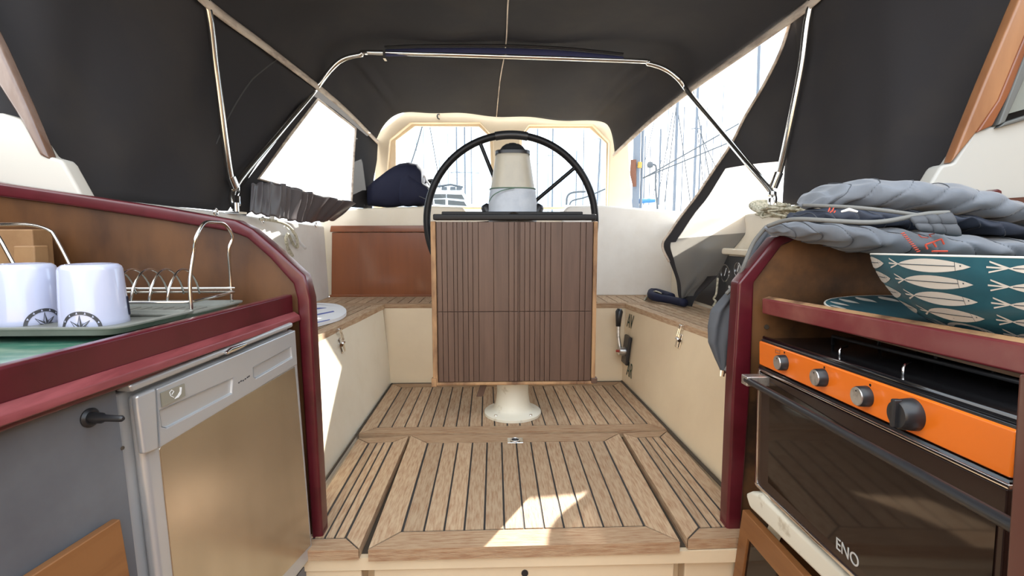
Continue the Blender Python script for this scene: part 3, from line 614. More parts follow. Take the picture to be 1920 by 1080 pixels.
t = thing('companionway_bulkhead', 'plywood bulkhead with dark red edging under the quilted jacket, right of the steps', 'bulkhead', ub(1370, 1000))
o_ = [ub(1362, 1004), ub(1374, 720), ub(1385, 531), ub(1454, 446), ub(1486, 434), ub(2350, 400)]
i_ = [ub(1389, 1008), ub(1409, 705), ub(1415, 530), ub(1466, 462), ub(1498, 447), ub(2350, 425)]
MB().prism([p+V((0, .012, 0)) for p in i_]+[V((2.0, YB+.012, -.8)), V((.66, YB+.012, -.8))], (0, .02, 0)).build('board', ply2, t)
strip([o_[0]+V((0, 0, -.75))]+o_, [i_[0]+V((0, 0, -.75))]+i_, (0, .045, 0)).build('edging', red, t, bevel=.006)
p = U(1437, 613, y=YB+.01); MB().lathe([(0, .002), (.006, .002), (.006, 0)], p, (0, -1, 0), 12).build('screw_plug', seam_dark, t)

# worktop and fiddle
CF = [(.615, -.479), (.0, 0)]
def fx(y): return lerp(-.600, -.479, (y-.30)/(1.18-.30))     # outer line of the fiddle
t = thing('galley_worktop', 'green marbled galley worktop under the mugs and trays, with a red fiddle rail', 'worktop', (-.8, .7, .56))
y0 = -.45
MB().prism([(fx(1.178)-.03, 1.178, .578), (fx(y0)-.03, y0, .578), (-1.35, y0, .578), (-1.35, 1.178, .578)], (0, 0, -.03)).build('top', green, t)
MB().prism([(fx(1.178)-.018, 1.178, .586), (fx(y0)-.018, y0, .586), (fx(y0)-.032, y0, .586), (fx(1.178)-.032, 1.178, .586)], (0, 0, -.02)).build('inner_edge', edgew, t, bevel=.002)
MB().prism([(-.55, 1.178, .584), (-1.3, 1.178, .584), (-1.3, 1.10, .584), (-.545, 1.08, .584)], (0, 0, -.01)).build('end_strip', edgew, t, bevel=.002)
def prof(pts, m, name, bev=.003):
    b = MB(); n = len(pts); A = [V((fx(1.178)+a, 1.178, z)) for a, z in pts]; B = [V((fx(y0)+a, y0, z-.016*(1.178-y0))) for a, z in pts]
    b.add(A+B, [tuple(range(n)), tuple(range(n, 2*n))[::-1]]+[(k, n+k, n+(k+1) % n, (k+1) % n) for k in range(n)])
    return b.build(name, m, t, bevel=bev)
prof([(0, .610), (0, .535), (-.020, .535), (-.020, .610)], red, 'fiddle_rail', .004)
prof([(0.001, .570), (.014, .560), (.016, .548), (0, .542)], red2, 'rub_strip', .002)

# fridge in its own slightly leaning frame
FO = U(555, 616, y=1.15); FD = U(588, 1030, y=1.15); FN = U(257, 742, y=.745)
fu = FN-FO; fv = FD-FO; fw = fu.cross(fv).normalized(); fw = fw if fw.x < 0 else -fw      # into the cabinet
def FR(a, b_, c): return FO+fu*a+fv*b_+fw*c
FPL = (FO, fw)
def fab(px, py, off=0):
    p = U(px, py, pl=(FO+fw*off, fw))-FO-fw*off; M2 = Matrix((fu, fv, fw)).transposed().inverted()@p; return M2.x, M2.y
t = thing('fridge', 'small brushed steel fridge built in under the red fiddle rail', 'fridge', FR(.5, 1, .2))
MB().fbox(FR, -.01, 1.045, -.015, 1.06, .022, .45).build('cabinet', silver, t, bevel=.006)
MB().prism([FR(*fab(548, 604, -.004), -.006), FR(*fab(549, 613, -.004), -.006), FR(*fab(246, 736, -.004), -.006), FR(*fab(240, 722, -.004), -.006)], fw*.03).build('top_trim', silver, t, bevel=.004)
dr = MB().fbox(FR, 0, 1.0, .0, 1.03, .0, .022).build('door', silver, t, bevel=.009)
# steel inset panel
def fq(pts, off): return [FR(*fab(px, py, off), off) for px, py in pts]
MB().prism(fq([(553, 687), (583, 1022), (512, 1100), (300, 1330), (327, 1100), (299, 843), (304, 832)], -.0015), fw*.004).build('steel_panel', brush, dr, bevel=.001)
# handle band: raised frame with two recesses
band = fq([(554, 619), (558, 683), (300, 840), (294, 729)], -.004)
hA = fq([(299, 770), (437, 709), (435, 737), (313, 802), (303, 800)], -.004); hB = fq([(475, 689), (546, 650), (548, 670), (480, 709), (476, 707)], -.004)
holed('handle_band', band, [hA, hB], fw*.006, silver, dr, .002)
def recess(pts, nm):
    o2 = [p+fw*.004 for p in pts]; c = sum(o2, V())/len(o2); inn = [lerp(p, c, .05)+V((0, 0, .006))+fw*.030 for p in o2]; n = len(pts); b = MB()
    b.add(o2+inn, [(k, (k+1) % n, n+(k+1) % n, n+k) for k in range(n)]+[tuple(range(n, 2*n))]); return b.build(nm, silver, dr, smooth='auto')
dd = MB()
recess([p-fw*.004 for p in hA], 'grip_recess'); recess([p-fw*.004 for p in hB], 'grip_recess')
MB().prism(fq([(256, 743), (294, 727), (300, 842), (271, 853)], -.009), fw*.012).build('hinge_cover', silver, dr, bevel=.004)
MB().prism(fq([(302, 737), (346, 719), (348, 742), (305, 764)], -.0065), fw*.002).build('door_sticker', mat('taupe sticker', (.24, .22, .17), .4), dr)
mo = fq([(338, 726), (341, 726), (340, 738), (335, 745), (328, 748), (334, 741), (338, 734)], -.0075); MB().prism(mo, fw*.001).build('moon_mark', boatw, dr)
b = MB(); b.tube(fq([(326, 745), (320, 742), (318, 736), (322, 731), (326, 734), (322, 740)], -.007), .0006, 5); b.build('sticker_outline', boatw, dr)
b = MB()
for px, py in ((447, 717), (451, 714), (455, 713), (459, 710), (463, 707), (466, 705)): b.prism(fq([(px, py), (px+2.6, py-1.6), (px+2.6, py+1.2), (px, py+2.4)], -.0045), fw*.001)
b.build('faint_lettering', print_, dr)
MB().prism(fq([(424, 661), (436, 652), (462, 643), (468, 645), (455, 653), (428, 665)], -.012), fw*.01).build('latch', chrome, t, bevel=.002)
# grey cabinet side with knob, lower wooden board
t = thing('galley_cabinet', 'grey laminate galley cabinet left of the fridge', 'cabinet', (-.6, .4, -.8))
MB().fbox(FR, 1.045, 3.0, -.07, 2.6, .016, .035).fbox(FR, -.02, 1.05, 1.06, 2.6, .016, .035).fbox(FR, -.02, 3.0, -.09, -.015, .030, .05).build('front_panel', greyp, t)
kb = FR(*fab(168, 783, .016), .016); kt = -fw
MB().lathe([(0, .003), (.010, .005), (.0135, .002), (.0135, -.002)], kb, kt, 24).build('knob_collar', blackp, t, smooth='auto')
MB().tube([kb, kb+kt*.02, kb+kt*.024, kb+kt*.052, kb+kt*.055], [.0075, .0075, .005, .0045, .0025], 14).build('turn_knob', blackp, t, smooth='auto')
for px, py in ((229, 840),): MB().lathe([(0, .001), (.0028, .001), (.003, 0)], FR(*fab(px, py, .016), .0155), kt, 12).build('screw_hole', seam_dark, t)
pp = [FR(*fab(px, py, -.004), -.004) for px, py in ((226, 973), (248, 1100), (262, 1250), (-60, 1250), (-60, 1160), (60, 1080))]
tag(MB().prism(pp, fw*.014).build('cabinet_board', cab, bevel=.002), 'brown wooden board with a sloping top leaning low on the grey cabinet', 'board')

# trays
def tray(name, lab, q, h, zb_, rim=.014):
    t = thing(name, lab, 'tray', ((q[0][0]+q[2][0])/2, (q[0][1]+q[2][1])/2, zb_)); b = MB()
    c = V((sum(p[0] for p in q)/4, sum(p[1] for p in q)/4, 0)); pts = []
    for k in range(4):
        p = V((*q[k], 0)); a = (V((*q[k-1], 0))-p).normalized()*.03; d = (V((*q[(k+1) % 4], 0))-p).normalized()*.03
        for s_ in range(5):
            tt = s_/4; pts.append(p+a*(1-tt)**2+d*tt**2)
    n = len(pts)
    def ring(off, z): return [p+(c-p).normalized()*off+V((0, 0, z)) for p in pts]
    rings = [ring(0.016, zb_), ring(.004, zb_+h-.004), ring(-.001, zb_+h-.004), ring(-.001, zb_+h), ring(.012, zb_+h), ring(.02, zb_+.005)]
    vs = [v for r in rings for v in r]; fs = [tuple(range(n))]
    for r in range(5): fs += [(r*n+k, r*n+(k+1) % n, (r+1)*n+(k+1) % n, (r+1)*n+k) for k in range(n)]
    fs.append(tuple(range(5*n, 6*n)))
    b.add(vs, fs); b.build('body', trayg, t, bevel=.001)
    return t
tr1 = tray('drip_tray', 'grey green drip tray under the two upturned mugs', [(-.600, .795), (-.583, .985), (-1.06, .985), (-1.07, .795)], .015, .589)
b = MB()
for k in range(9): b.box(-.98+.04*k, -.975+.04*k, .84, .95, .5905, .593)
b.build('drain_ribs', trayg, tr1)
tr2 = tray('drip_tray', 'grey green drip tray under the chrome dish rack', [(-.583, .955), (-.572, 1.15), (-1.02, 1.15), (-1.03, .955)], .017, .584)
b = MB()
for k in range(16): b.box(-.97+.024*k, -.958+.024*k, .99, 1.12, .5875, .590)
b.build('drain_ribs', trayg, tr2)

# mugs (upturned)
def mug(name, lab, cx, cy, R, hh, ca, ha):
    z0 = .5915; t = thing(name, lab, 'mug', (cx, cy, z0))
    pr = [(R-.003, .004), (R-.001, 0), (R, .001), (R-.001, .01), (R-.005, hh-.010), (R-.007, hh-.005), (R-.012, hh-.001), (R-.018, hh), (R-.024, hh-.002), (0, hh-.002)]
    MB().lathe(pr, (cx, cy, z0), seg=64).build('body', enamel, t, smooth=True)
    def at_(th, z, o=.0006): 
        r = poly([(0, R), (.01, R-.001), (hh-.01, R-.005)], z)+o; return V((cx+r*math.cos(th), cy+r*math.sin(th), z0+z))
    # compass print, centred on the rim at angle ca
    k_ = 1/R
    def D(x, z, o=.0006): return at_(ca+x*k_, max(.0015, z), o)
    b = MB(); N = 28
    for k in range(N):
        a0, a1 = PI*k/N, PI*(k+1)/N; ro, ri = .030, .0245
        b.add([D(ro*math.cos(a0), ro*math.sin(a0)), D(ro*math.cos(a1), ro*math.sin(a1)), D(ri*math.cos(a1), ri*math.sin(a1)), D(ri*math.cos(a0), ri*math.sin(a0))], [(0, 1, 2, 3)])
    rs = {0: .022, 45: .020, 90: .0235, 135: .020, 180: .022, 22: .012, 67: .012, 112: .012, 157: .012}
    for d, L in rs.items():
        a = math.radians(d if d not in (22, 67, 112, 157) else d+.5); w = .35 if L > .015 else .16
        tip = (L*math.cos(a), L*math.sin(a)); bb = .007; l = (bb*math.cos(a+w*1.4), bb*math.sin(a+w*1.4)); r = (bb*math.cos(a-w*1.4), bb*math.sin(a-w*1.4)); z_ = (.0008*math.cos(a), .0008*math.sin(a))
        b.add([D(*z_), D(*r), D(*tip)], [(0, 1, 2)])
        if L > .015:   # thin outline of the pale half
            def seg(p, q, w_=.0004):
                dx, dz = q[0]-p[0], q[1]-p[1]; ll = math.hypot(dx, dz); nx, nz = -dz/ll*w_, dx/ll*w_
                b.add([D(p[0]-nx, p[1]-nz), D(q[0]-nx, q[1]-nz), D(q[0]+nx, q[1]+nz), D(p[0]+nx, p[1]+nz)], [(0, 1, 2, 3)])
            seg(l, tip); seg(z_, l)
    b.build('compass_print', print_, t)
    b = MB()
    for d in (22, 48, 73, 98, 123, 150):
        a = math.radians(d); c = (.0273*math.cos(a), .0273*math.sin(a)); s_ = .0016
        b.add([D(c[0]-s_, c[1]-s_, .0009), D(c[0]+s_, c[1]-s_, .0009), D(c[0], c[1]+s_*1.3, .0009)], [(0, 1, 2)])
    b.build('compass_letters', enamel, t)
    hd = V((math.cos(ha), math.sin(ha), 0)); c0 = V((cx, cy, z0))
    MB().tube(smooth_path([c0+hd*(R-.006)+V((0, 0, hh*.80)), c0+hd*(R+.02)+V((0, 0, hh*.78)), c0+hd*(R+.034)+V((0, 0, hh*.62)), c0+hd*(R+.034)+V((0, 0, hh*.35)), c0+hd*(R+.02)+V((0, 0, hh*.16)), c0+hd*(R-.004)+V((0, 0, hh*.14))], 6), .0055, 10).build('handle', enamel, t, smooth=True)
    return D
m2 = U(206, 600, z=.5915); 
cx2, cy2 = -.713, .895
D = mug('mug', 'front upturned white enamel mug with the compass print at its lower left', cx2, cy2, .0505, .108, math.atan2(-cy2, -cx2)-.42, math.radians(125))
MB().add([V((cx2+.0515*math.cos(a), cy2+.0515*math.sin(a), .5915+z)) for a in (-.30, -.22, -.14) for z in (.012, .045)], [(0, 1, 3, 2), (2, 3, 5, 4)])
b = MB(); a0 = math.atan2(-cy2, -cx2)+1.22
b.add([V((cx2+(.0512-.0005*z/.01)*math.cos(a), cy2+(.0512-.0005*z/.01)*math.sin(a), .5915+z)) for a in (a0, a0+.15, a0+.3) for z in (.014, .048)], [(0, 1, 3, 2), (2, 3, 5, 4)])
tag(b.build('side_print', navy, bpy.data.objects['mug']), None)
mug('mug', 'second upturned white enamel mug, handle towards the left picture edge', -.838, .905, .0505, .108, math.atan2(-.905, .838)+.45, math.radians(195))

# dish rack
t = thing('dish_rack', 'chrome wire dish rack with arched handles on the rear tray', 'dish rack', (-.82, 1.06, .60))
zr = .618
xa, xb, ya, yb_ = -1.16, -.600, .985, 1.135
MB().tube([(xa, ya, zr), (xb-.012, ya, zr), (xb, ya+.012, zr), (xb+.012, yb_-.01, zr+.004), (xb+.006, yb_, zr+.004), (xa, yb_, zr+.004), (xa, ya, zr)], .003, 8).tube([(xa, yb_, zr+.012), (xb+.01, yb_, zr+.012)], .0025, 8).build('base_frame', steel, t, smooth=True)
for k in range(9):
    xx = xb-.045-k*.035; pts = [(xx-.012*j/12*2, ya+(yb_-ya)*j/12, zr+.060*math.sin(PI*j/12)**.6) for j in range(13)]
    MB().tube(pts, .0024, 8).build('plate_arch', steel, t, smooth=True)
def harch(xc, y1, y2, ztop, dx): 
    pts = smooth_path([(xc, y1, .594), (xc, y1+.002, .66), (xc+dx*.4, y1+.012, .715), (xc+dx, y1+.012, .745), (xc+dx, y1+.04, ztop-.004), (xc+dx, (y1+y2)/2, ztop), (xc+dx, y2-.03, ztop-.004), (xc+dx, y2, .745), (xc+dx*.4, y2-.005, .715), (xc, y2+.004, .66), (xc, y2+.004, .596)], 6)
    return MB().tube(pts, .0036, 10).build('arched_handle', steel, t, smooth=True)
harch(-.602, .99, 1.137, .776, .012)
pts = smooth_path([(-1.10, .99, .594), (-1.13, .99, .66), (-1.16, .995, .735), (-1.16, 1.02, .758), (-1.15, 1.07, .765), (-1.13, 1.12, .758), (-1.10, 1.137, .735), (-1.04, 1.137, .66), (-1.0, 1.137, .596)], 6)
ptl = smooth_path([U(28, 500, y=1.0), U(2, 452, y=1.0), U(-12, 425, y=1.02), U(20, 421, y=1.05), U(60, 422, y=1.08), U(92, 432, y=1.10), U(104, 446, y=1.10), U(132, 500, y=1.10), U(150, 545, y=1.10)], 6)
MB().tube([U(60, 570, y=1.0)]+ptl, .0036, 10).build('arched_handle', steel, t, smooth=True)
# wood blocks by the bulkhead
t = thing('knife_block', 'stepped pale wooden block standing left of the dish rack', 'block', U(30, 560, y=1.14))
MB().prism([U(-60, 560, y=1.11), U(70, 560, y=1.11), U(60, 430, y=1.11), U(-60, 430, y=1.11)], (0, .05, 0)).build('tall_block', oak, t, bevel=.003)
MB().prism([U(24, 560, y=1.07), U(68, 560, y=1.07), U(64, 461, y=1.07), U(24, 461, y=1.07)], (0, .035, 0)).build('short_block', oak, t, bevel=.003)
MB().prism([U(-60, 560, y=1.04), U(22, 560, y=1.04), U(20, 496, y=1.04), U(-60, 496, y=1.04)], (0, .025, 0)).build('low_block', oak, t, bevel=.003)

# ================================================================== coachroof sides and wooden door frames
YC = 1.235
def uc(px, py, y=YC): return U(px, py, y=y)
struct(MB().prism([uc(-400, 200), uc(0, 211), uc(36, 222), uc(44, 230), uc(82, 287), uc(90, 293), uc(112, 299), uc(119, 306), uc(156, 372), uc(156, 420), uc(-400, 420)], (0, .045, 0)).build('trim_8', mat('off white gelcoat', (.60, .565, .50), .4), bevel=.008))  # even off-white base, a little darker than the white gelcoat
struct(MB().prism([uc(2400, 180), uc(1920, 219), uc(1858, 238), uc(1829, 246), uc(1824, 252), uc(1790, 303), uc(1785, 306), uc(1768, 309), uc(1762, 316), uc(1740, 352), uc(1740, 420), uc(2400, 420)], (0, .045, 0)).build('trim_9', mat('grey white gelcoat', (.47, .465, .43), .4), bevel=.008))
bf = mat('pale streaked door post', (.16, .09, .06), .2, n=((.36, .28, .24), 8, .40, .7), coat=.5, stretch=(1, 1, .3))  # noise mixes pale streaks into the brown
bf2 = mat('varnished door post', (.36, .17, .075), .35, n=((.20, .08, .035), 7, .4, .7), coat=.3, stretch=(1, 1, .2))
tag(MB().prism([uc(92, 300, 1.23), uc(72, 292, 1.23), uc(38, 226, 1.23), uc(-55, 80, 1.23), uc(-180, -130, 1.23), uc(-110, -130, 1.23), uc(-3, 82, 1.23), uc(50, 200, 1.23)], (0, .03, 0)).build('door_post', bf, bevel=.008), 'glossy pale-streaked wooden post above the left cream coachroof side', 'post')
t = thing('door_post', 'varnished brown wooden post with a window edge at the upper right', 'post', uc(1785, 306))
MB().prism([uc(1784, 307, 1.23), uc(1832, 249, 1.23), uc(1873, 190, 1.23), uc(1925, 65, 1.23), uc(1990, -120, 1.23), uc(1965, -120, 1.23), uc(1911, 0, 1.23), uc(1848, 150, 1.23)], (0, .03, 0)).build('post', bf2, t, bevel=.006)
MB().prism([uc(1832, 249, 1.226), uc(1862, 236, 1.226), uc(1900, 165, 1.226), uc(1990, -60, 1.226), uc(1975, -80, 1.226), uc(1925, 60, 1.226), uc(1873, 187, 1.226)], (0, .03, 0)).build('inner_post', varn, t, bevel=.004)
MB().prism([uc(1872, 235, 1.222), uc(1885, 229, 1.222), uc(1935, 118, 1.222), uc(1975, 20, 1.222), uc(1955, 20, 1.222)], (0, .02, 0)).prism([uc(1885, 229, 1.222), uc(1990, 195, 1.222), uc(1990, 205, 1.222), uc(1872, 240, 1.222)], (0, .02, 0)).build('window_frame', mat('grey window seal', (.12, .125, .12), .5), t, bevel=.003)
MB().prism([uc(1888, 214, 1.236), uc(1990, 185, 1.236), uc(1990, 60, 1.236), uc(1955, 60, 1.236)], (0, .004, 0)).build('window_pane', mat('tinted pane', (.22, .24, .22), .1), t)
t = thing('handrail', 'short dark red rail end against the right cream coachroof side', 'rail', U(1850, 375, y=1.2))
MB().prism([U(1815, 374, y=1.20), U(1873, 354, y=1.20), U(1880, 358, y=1.20), U(1878, 372, y=1.20), U(1830, 392, y=1.20)], (0, .03, 0)).build('rail', red, t, bevel=.003)
struct(MB().prism([U(1826, 388, y=1.19), U(1880, 372, y=1.19), U(2300, 345, y=1.19), U(2300, 440, y=1.19), U(1826, 440, y=1.19)], (0, .02, 0)).build('trim_10', dred))

# ================================================================== RIGHT GALLEY
# shelf with fiddle
def shx(y): return lerp(.672, .631, (y-.45)/(1.175-.45))
t = thing('galley_shelf', 'wooden shelf with a dark red fiddle carrying bowl and platter', 'shelf', (.9, .8, .56))
MB().prism([(shx(1.175)+.02, 1.175, .580), (shx(.1)+.02, .1, .580), (1.32, .1, .580), (1.32, 1.175, .580)], (0, 0, -.016)).build('board', ply, t)
A = U(1428, 559, y=1.165); B = U(1428, 588, y=1.165); C_ = U(1920, 645, x=.665); D_ = U(1920, 704, x=.665)
ex = (C_-A)*1.35; ex2 = (D_-B)*1.35
MB().prism([A, A+ex, B+ex2, B], (.024, 0, 0)).build('fiddle', mat('dark red fiddle paint', (.15, .02, .024), .35, n=((.24, .085, .065), 5, .5, .75), coat=.25), t, bevel=.004)
MB().prism([A+V((.002, 0, -.001)), A+ex+V((.002, 0, -.001)), A+ex+V((.018, 0, .004)), A+V((.018, 0, .004))], (0, 0, -.006)).build('worn_top', edgew, t)
# outboard lining and the roof board of the compartment, near end board
struct(MB().box(1.32, 1.36, -.6, 1.18, -.8, .80).build('wall_galley_starboard', ply2)); struct(MB().box(-1.40, -1.36, -.6, 1.18, -.8, 1.0).build('wall_galley_port', ply))
t = thing('locker_top', 'wooden board under the quilted jacket', 'board', (1.0, .8, .735))
MB().box(.92, 1.32, 1.0, 1.175, .700, .712).build('board', ply2, t)
ne = U(1886, 800, y=.50)
tag(MB().prism([U(1908, 700, y=.405), U(1884, 1085, y=.405), U(1870, 1300, y=.405)+V((0, 0, -.3)), U(2200, 1300, y=.405)+V((0, 0, -.3)), U(2200, 700, y=.405)], (0, -.025, 0)).build('end_board', dred, bevel=.003), 'dark red brown upright board at the right picture edge beside the oven', 'board')

# stove in its own frame
SO_ = U(1423, 639, y=1.12); SB = U(1415, 905, y=1.12); SN = U(1905, 807, x=.565)
su = SN-SO_; sv = SB-SO_; sw = su.cross(sv).normalized(); sw = sw if sw.x > 0 else -sw
def SR(a, b_, c): return SO_+su*a+sv*b_+sw*c
def sab(px, py, off=0):
    p = U(px, py, pl=(SO_+sw*off, sw))-SO_-sw*off; M2 = Matrix((su, sv, sw)).transposed().inverted()@p; return M2.x, M2.y
def sq(pts, off): return [SR(*sab(px, py, off), off) for px, py in pts]
t = thing('stove', 'marine gas stove with orange control panel and smoked glass oven door', 'stove', SR(.5, 1, .2))
MB().fbox(SR, 0, 1.02, .02, 1.02, .022, .44).build('oven_body', brown, t, bevel=.004)
MB().prism(sq([(1423, 639), (1423, 683), (1893, 898), (1906, 808)], 0), sw*.022).build('control_panel', orange, t, bevel=.003)
MB().prism(sq([(1423, 685), (1422, 690), (1892, 908), (1893, 900)], .002), sw*.02).build('black_groove', blackg, t)
MB().prism(sq([(1422, 690.5), (1422, 694), (1891, 919), (1892, 909)], -.004), sw*.02).build('chrome_strip', chrome, t, bevel=.0012)
d_ = MB().prism(sq([(1420, 696), (1416, 904), (1620, 1095), (1700, 1170), (1860, 1320), (1889, 918)], -.002), sw*.022).build('oven_door', brown, t, bevel=.002)
MB().prism(sq([(1443, 716), (1440, 905), (1500, 962), (1700, 1148), (1845, 1270), (1868, 975)], -.0035), sw*.002).build('door_glass', dglass, d_)
MB().prism(sq([(1424, 694), (1421, 694), (1415, 906), (1419, 906)], -.005), sw*.008).build('door_trim', chrome, d_, bevel=.001)
MB().prism(sq([(1415, 903), (1414, 909), (1700, 1180), (1700, 1172)], -.005), sw*.008).build('door_trim', chrome, d_, bevel=.001)
ha, hb = SR(*sab(1400, 712, -.045), -.045), SR(*sab(1950, 1014, -.045), -.045)
MB().tube([ha, hb], .0075, 14).build('oven_handle', blackp, d_, smooth='auto')
for e, s_ in ((ha, 1), (hb, -1)):
    f2 = lambda a, b_, c: e+su.normalized()*a+sv.normalized()*b_+sw*c
    MB().fbox(f2, -.016, .016, -.010, .012, -.006, .045).build('handle_bracket', alu, d_, bevel=.002)
o3 = SR(*sab(1588, 1037, -.004), -.004); xdir = (SR(*sab(1606, 1052, -.004), -.004)-SR(*sab(1573, 1024, -.004), -.004))
text('logo', 'ENO', .030, mat('pale print', (.5, .5, .48), .4), basis(o3, su, -sv), d_)
# knobs
for k, (px, py, r, m_) in enumerate(((1457, 680, .0165, alu), (1527, 708, .0165, alu), (1606, 743, .0165, alu))):
    c = SR(*sab(px, py, -.016), 0); kb = MB().lathe([(r, 0), (r*.96, .014), (r*.9, .0155), (0, .0155)], c, -sw, 32).build('burner_knob', blackp, t, smooth='auto')
    MB().lathe([(r*.88, .0152), (r*.86, .0172), (0, .0172)], c, -sw, 32).build('knob_face', alu, kb, smooth='auto')
    MB().lathe([(.0014, .0172), (.0014, .0178), (0, .0178)], c-sv.normalized()*r*.55, -sw, 10).build('knob_mark', blackp, kb)
c = SR(*sab(1690, 777, -.016), 0)
kb = MB().lathe([(.0225, 0), (.022, .006), (.0205, .020), (.018, .0235), (0, .0235)], c, -sw, 36).build('oven_knob', blackp, t, smooth='auto')
f3 = lambda a, b_, c_: c+su.normalized()*a+sv.normalized()*b_-sw*c_
MB().fbox(f3, -.0045, .0045, -.022, .018, .018, .029).build('knob_grip', blackp, kb, bevel=.002)
for px, py in ((1471, 661), (1546, 689), (1632, 722), (1715, 754)):
    MB().lathe([(0, .0006), (.0022, .0006), (.0022, 0)], SR(*sab(px, py), 0), -sw, 12).build('panel_dot', blackg, t)
b = MB(); b.tube(sq([(1454, 655), (1462, 657), (1462, 663), (1454, 661)], -.0005), .0005, 5, closed=True); b.build('panel_symbol', blackg, t)
# hob
hz = SR(0, 0, 0).z
nrm = su.cross(sw).normalized(); nrm = nrm if nrm.z > 0 else -nrm
def HB(a, c, h): return SO_+su*a+sw*c+nrm*h
b = MB(); b.fbox(lambda a, b_, c: HB(a, c, b_), .0, 1.05, -.012, .006, .004, .44).build('hob', blackg, t, bevel=.004)
MB().tube([HB(0.0, .012, .008), HB(1.05, .012, .008)], .004, 8).build('hob_lip', blackg, t, smooth=True)
MB().tube([HB(.16, .11, 0), HB(.16, .11, .024), HB(1.1, .11, .024)], .0035, 8).build('fiddle_rail', blackm, t, smooth=True)
MB().tube([HB(0.02, .42, .0), HB(.02, .42, .03), HB(1.05, .42, .03)], .004, 8).build('fiddle_rail', steel, t, smooth=True)
for a in (.36, .62):
    MB().tube([HB(a, .05, .004), HB(a, .05, .016), HB(a-.012, .058, .021), HB(a-.03, .075, .021)], .0022, 8).build('pan_holder', chrome, t, smooth=True)
for a, c_ in ((.30, .27), (.72, .27)):
    bb = MB().lathe([(.045, .006), (.042, .018), (.03, .022), (0, .022)], HB(a, c_, 0), nrm, 32).build('burner', blackg, t, smooth='auto')
    g = MB()
    for k in range(4):
        an = PI/4+k*PI/2; dx, dy = math.cos(an), math.sin(an); U1 = su.normalized(); g.tube([HB(a, c_, .034)+(U1*dx+sw*dy)*.03, HB(a, c_, .034)+(U1*dx+sw*dy)*.10, HB(a, c_, .006)+(U1*dx+sw*dy)*.105], .0035, 6)
    g.build('pan_support', blackm, t)
# cabinet under the stove
def lq(pts, y, x): return [U(px, py, pl=(V((x, 1.1, 0)), V((1, .04, 0)).normalized())) for px, py in pts]
tag(MB().prism(lq([(1396, 925), (1406, 921), (1422, 926), (1585, 1080), (1640, 1140), (1600, 1150), (1535, 1080), (1404, 952)], 0, .60), (.05, 0, 0)).build('drawer_lip', pedw, bevel=.008), 'cream painted lip of a drawer between oven and teak cabinet door', 'drawer')
t = thing('under_oven_cabinet', 'teak cabinet with a dark insert in its door, at the bottom right below the oven', 'cabinet', (.7, .9, -.8))
MB().box(.632, 1.2, .1, 1.17, -.8, -.02).build('body', cab, t)
cd = lq([(1392, 955), (1371, 1100), (1350, 1330), (1800, 1600), (1505, 1078)], 0, .592)
cin = lq([(1401, 1010), (1392, 1075), (1386, 1140), (1560, 1240), (1462, 1082)], 0, .592)
cdo = holed('door', cd, [cin], (.018, 0, 0), cab, t, .002)
MB().prism([p+V((.006, 0, 0)) for p in lq([(1399, 1006), (1390, 1075), (1380, 1146), (1566, 1248), (1464, 1080)], 0, .592)], (.006, 0, 0)).build('dark_insert', dglass, cdo)
struct(MB().box(1.21, 1.24, -.6, 1.18, -.8, .10).build('trim_11', dred))

# bowl on platter
bc = V((.825, .72, .5925)); RB = .215
tv = (C0-V((bc.x, bc.y, bc.z+.122))); ax0 = V((0, 0, 1)); want = tv.normalized(); tiltaxis = ax0.cross(want); horiz = V((want.x, want.y, 0)).normalized()
ang = math.asin(want.z); nb = (V((0, 0, 1))-horiz*math.tan(ang)).normalized()
t = thing('fish_bowl', 'large teal bowl with rows of white fish on the platter', 'bowl', bc)
HBW = .122
bp = [(.0, .095), (.01, .120), (.028, .150), (.05, .175), (.078, .196), (.1, .208), (HBW, RB)]
def brad(z): return poly(bp, z)
e1 = horiz; e2 = nb.cross(e1).normalized(); e1 = e2.cross(nb).normalized()
def BW(th, z, o=0): 
    r = brad(z)+o; return bc+nb*z+(e1*math.cos(th)+e2*math.sin(th))*r
b = MB(); b.grid(lambda u, v: BW(v*2*PI, u*HBW), 20, 96)
b.grid(lambda u, v: BW(v*2*PI, HBW-u*(HBW-.004), -.004), 16, 96); b.build('body', teal, t, smooth=True)
MB().tube([BW(k*2*PI/96, HBW, -.002) for k in range(96)], .0022, 6, closed=True).build('rim', fishw, t, smooth=True)
bot = MB().lathe([(0, 0), (.094, 0), (.094, .004), (0, .004)], bc, nb, 64, ux=e1).build('base', teal, t, smooth='auto')
def fish_shape(n=14):
    up = [(x/n, .5*math.sin(PI*(x/n)**.85)**.8) for x in range(n+1)]; return up
fb = MB(); ft = MB()
rows = [(.108, .112), (.084, .112), (.060, .112), (.036, .112), (.0145, .1)]
